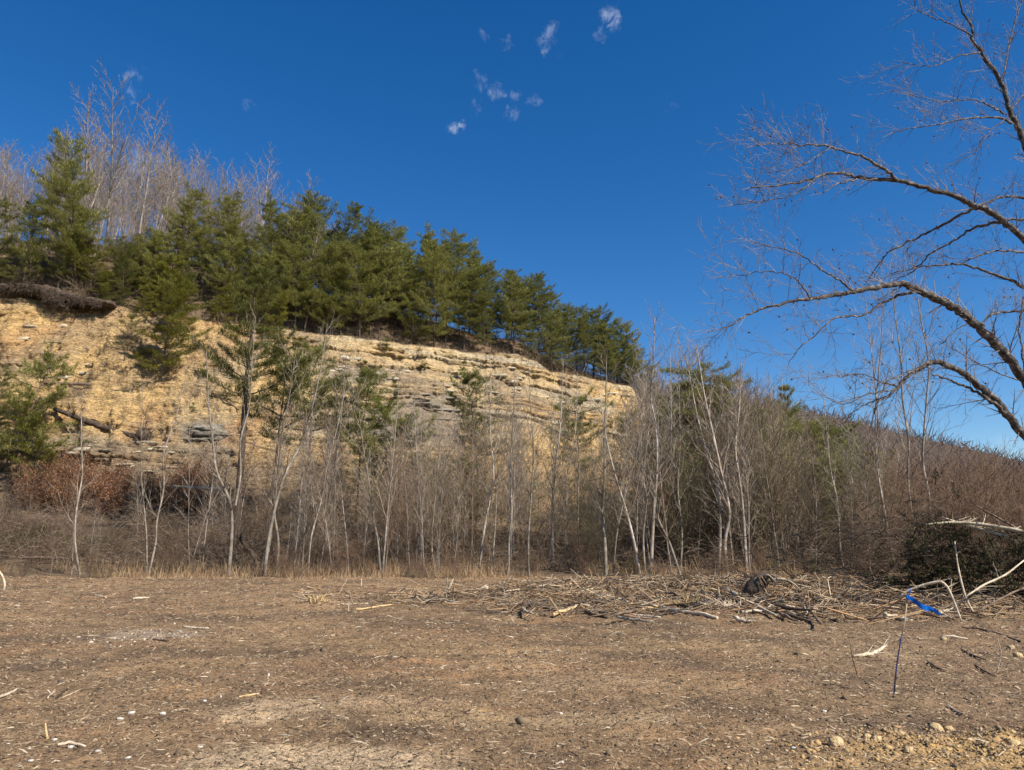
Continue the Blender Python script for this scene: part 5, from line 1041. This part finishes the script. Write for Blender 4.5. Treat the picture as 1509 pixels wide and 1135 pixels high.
# stones
def stone(px, py, w_px, m_, label, seed, flat=.6):
    g0 = on_ground(px, py + w_px * .15); z0 = float(field_z(np.array([g0[0]]), np.array([g0[1]]))[0]); s_ = w_px / F * g0[1] * .5
    obj('stone', rock_mesh('stone', m_, s_ * .85, s_ * .65, s_ * flat * .85, seed, 1, .24), None, (g0[0], g0[1], z0 + s_ * flat * .35), label=label, category='stone')
ys, st = M['yellow_stone'], M['stone']
for i, (px, py, wp, m_, lb) in enumerate([
    (714, 872, 13, st, 'whitish boulder standing left of the debris pile'), (134, 946, 7, st, 'lone white stone left of the white stone patch'), (177, 1062, 11, st, 'flat white stone, nearer one of a pair at left foreground'),
    (193, 1054, 11, st, 'pinkish white stone, farther one of the pair at left foreground'), (301, 1038, 7, st, 'small round white stone right of the left foreground pair'), (80, 1091, 9, st, 'white stone at the end of the pale curved stick'),
    (144, 1111, 11, st, 'angular white stone at the bottom left'), (44, 1129, 9, st, 'white stone cut close to the bottom left corner'), (295, 1105, 9, st, 'white stone at the lower left, standing alone'),
    (239, 1058, 10, st, 'greyish stone right of the white pair'), (103, 1108, 10, st, 'pale pink stone below the curved stick'), (188, 1122, 10, st, 'half buried grey-white stone near the bottom edge'), (12, 1101, 6, st, 'small white stone near the left edge'),
    (1232, 1100, 22, ys, 'largest yellow stone in the right foreground'), (1169, 1104, 9, st, 'white stone left of the largest yellow stone'), (1292, 1098, 15, ys, 'upright yellow stone at the edge of the clay rubble'), (1278, 1094, 12, ys, 'yellow stone leaning against the upright one'),
    (1398, 1078, 15, ys, 'yellow stone at the top of the clay rubble'), (1500, 966, 14, ys, 'yellow stone at the right frame edge'), (1490, 955, 10, ys, 'smaller yellow stone above the one at the right edge'), (1214, 1046, 9, st, 'flat white stone left of the stake foot'),
    (1391, 943, 9, ys, 'pale stone under the level stick'), (1321, 1012, 6, st, 'tiny white stone at the stake foot'), (1380, 1078, 22, ys, 'crumbling clay lump beside the top yellow stone'), (1497, 1118, 20, ys, 'clay lump in the bottom right corner'), (1340, 1118, 14, ys, 'clay lump below the upright yellow stone'), (395, 1064, 5, st, 'tiny white stone left of the sandy patch')]):
    stone(px, py, wp, m_, lb, 500 + i, .8 if m_ is ys else .55)

# stump / root plate
P = gp((1130, 886), 0); e = obj('tree_stump', None, None, P, label='upturned dark stump with torn roots at the right of the pile', category='stump')
T = [(-.34, .1, -.05), (-.2, .05, .2), (-.03, 0, .44), (.05, -.03, .62)]; V, Q, Tt = tube(T, [.22, .2, .15, .08], 9, True, .38, 3); obj('stump_body', mesh_np('stump_body', V, Q, Tt, M['root_soil']), e)
r = np.random.RandomState(2)
for i in range(16):
    a = r.uniform(-1.5, 1.5); d = np.array([math.sin(a), r.uniform(-.5, .3), math.cos(a) * .6]); p0 = np.array([.02, 0, .36]); pts = [p0, p0 + d * .25, p0 + d * .42 + [.1, 0, -.1], p0 + d * .5 + [.22, -.05, -.3]]
    V, Q, Tt = tube(spline(pts, 3), np.interp(np.linspace(0, 1, 10), [0, 1], [.045, .012]), 5, True, .2, i); obj('root', mesh_np('root', V, Q, Tt, br if i % 3 else bw), e)
e.scale = (1.08, 1.08, 1.0)
# yellow splintered wood clump in the pile
for (px, py, lb, sd) in [(1018, 890, 'orange splintered wood clump in the middle of the pile', 1), (1062, 893, 'tan shredded wood clump right of the orange one', 2), (470, 883, 'yellow splintered stub at the far left of the scatter', 3), (1056, 868, 'torn pale stump standing at the back of the pile', 4), (1060, 856, 'shredded trunk foot at the treeline behind the pile', 5)]:
    P = gp((px, py + 4), 0); r = np.random.RandomState(sd); n = 40 if sd == 3 else 90; C = r.normal(0, 1, (n, 3)) * [.13 if sd == 3 else .22, .1, .035] + [0, 0, .07]; d = unit(r.normal(0, 1, (n, 3)) * [1, .6, .6] + [0, 0, .5]); L = r.uniform(.06, .24, (n, 1))
    V, Q = prisms(C, C + d * L, r.uniform(.006, .02, n), r.uniform(.002, .008, n), 4); obj('splintered_wood', mesh_np('splintered_wood', V, Q, mat=fr if sd in (1, 3) else bw), None, P, label=lb, category='splintered wood')

# dark cedar heap and grey twig heap at the right
def heap(name, label, cat_, boxes, nst, mt_tw, mt_leaf, seed, tl=.5, k=7, leafy_=True):
    r = np.random.RandomState(seed); o0 = np.array(boxes[0][:3]) * [1, 1, 0]; e = obj(name, None, None, o0, label=label, category=cat_); S = []; C, D = [], []
    PP = [lv(.2, .12, -.02, .1, .16, .6, .4, .6, rmin=.004), lv(.12, .12, -.01, .2, 9, .6, .5, .6, rmin=.003)]
    for (x, y, z, sx, sy, sz, w_) in boxes:
        for i in range(int(nst * w_)):
            c = r.normal(0, .5, 3) * [sx, sy, sz] + [x, y, z]; c[2] = max(c[2], .05); d = unit(r.normal(0, 1, 3) * [1.2, .8, .45] + [0, -.2, .05]); grow(r, c - o0, d, tl * r.uniform(.7, 1.8), .012, 0, PP, S)
    V, Q = prisms([s_[0] for s_ in S], [s_[1] for s_ in S], [s_[2] for s_ in S], [s_[3] for s_ in S]); obj('branches', mesh_np('branches', V, Q, mat=mt_tw), e)
    if leafy_:
        q = [s_ for s_ in S if s_[4] == 1 or r.uniform() < .5]; C = np.array([s_[1] for s_ in q]); D = np.array([s_[1] - s_[0] for s_ in q]); obj('foliage', tufts(C, D, r, k, .10, .013, mt_leaf, spread=.6), e)
heap('cedar_heap', 'heap of cut dark green cedar at the right edge', 'cedar brush', [(12.6, 19.2, .8, 2.6, 1.4, 1.0, 1), (11.0, 19.6, 1.1, .9, 1.0, 1.2, .45), (10.3, 19.4, .3, 1.3, .8, .5, .3), (13.6, 18, .5, 1.8, 1, .8, .5)], 330, M['dark_wood'], M['cedar_needles'], 3)
heap('twig_heap', 'grey tangled heap of thin branches left of the cedar heap', 'brush heap', [(10.2, 23.5, 1.0, 2.6, 1.3, 1.3, 1), (12.0, 24, 1.4, 2.4, 1.2, 1.3, .7)], 300, M['brush_twigs'], None, 4, tl=.9, leafy_=False)
heap('brush_heap', 'brown vine tangle at the treeline right of the tall white sapling', 'brush heap', [(7.2, 27.5, .5, 1.8, .9, .9, 1)], 170, M['brush_twigs'], None, 6, tl=.6, leafy_=False)

# survey stake with blue flagging
F0 = on_ground(1315, 1024, .0); Ys = F0[1]; e = obj('survey_stake', None, None, F0, label='thin blue-stained stake with a blue flagging ribbon in the right foreground', category='stake')
t1, t2, t3 = at(1327, 945, Ys) - F0, at(1333, 918, Ys) - F0, at(1337, 884, Ys + .02) - F0
V, Q, T = tube([np.array([0, 0, -.08]), t1 * .5, t1, t1 + (t2 - t1) * .35], [.0075, .007, .0065, .006], 6, True, .2); obj('stained_shaft', mesh_np('stained_shaft', V, Q, T, M['blue_stain']), e, label='blue-stained lower half of the stake')
V, Q, T = tube([t1 + (t2 - t1) * .35, t2, t3], [.006, .0055, .005], 6, True, .1); obj('bare_shaft', mesh_np('bare_shaft', V, Q, T, M['stake_wood']), e, label='bare tan top of the stake')
rp = [(1337, 880), (1346, 884), (1354, 891), (1363, 896), (1371, 897), (1380, 901), (1388, 907)]; w_ = [6, 8, 10, 8, 7, 7, 4]; V = []
for i, (p, q) in enumerate(zip(rp, w_)):
    c = at(p[0], p[1], Ys - .02 + .03 * math.sin(i * 1.9)) - F0; hw = q / F * Ys * .5
    for s_ in (-1, 0, 1): V.append(c + np.array([.25 * hw * s_, .018 * (s_ == 0) * (-1) ** i, -hw * s_]))
V = np.array(V); nV = len(V); V = np.vstack([V, V + [0, .0015, 0]]); Q = []
for i in range(len(rp) - 1):
    for s_ in (0, 1): a = i * 3 + s_; Q.append((a, a + 1, a + 4, a + 3)); Q.append((a + nV, a + 3 + nV, a + 4 + nV, a + 1 + nV))
obj('ribbon', mesh_np('ribbon', V, np.array(Q), mat=M['blue_ribbon']), e)
kn = rock_mesh('ribbon_knot', M['blue_ribbon'], .012, .012, .018, 8, 1, .2); obj('ribbon_knot', kn, e, at(1337, 880, Ys) - F0)
V, Q, T = tube([at(1338, 880, Ys) - F0, at(1342, 872, Ys - .01) - F0, at(1341, 866, Ys) - F0], [.006, .005, .002], 4); obj('ribbon_end', mesh_np('ribbon_end', V, Q, T, M['blue_ribbon']), e)

tri = sum(len(m.loops) - 2 * len(m.polygons) for m in bpy.data.meshes if m.users); print('TRIANGLES', tri, 'OBJECTS', len(bpy.data.objects))
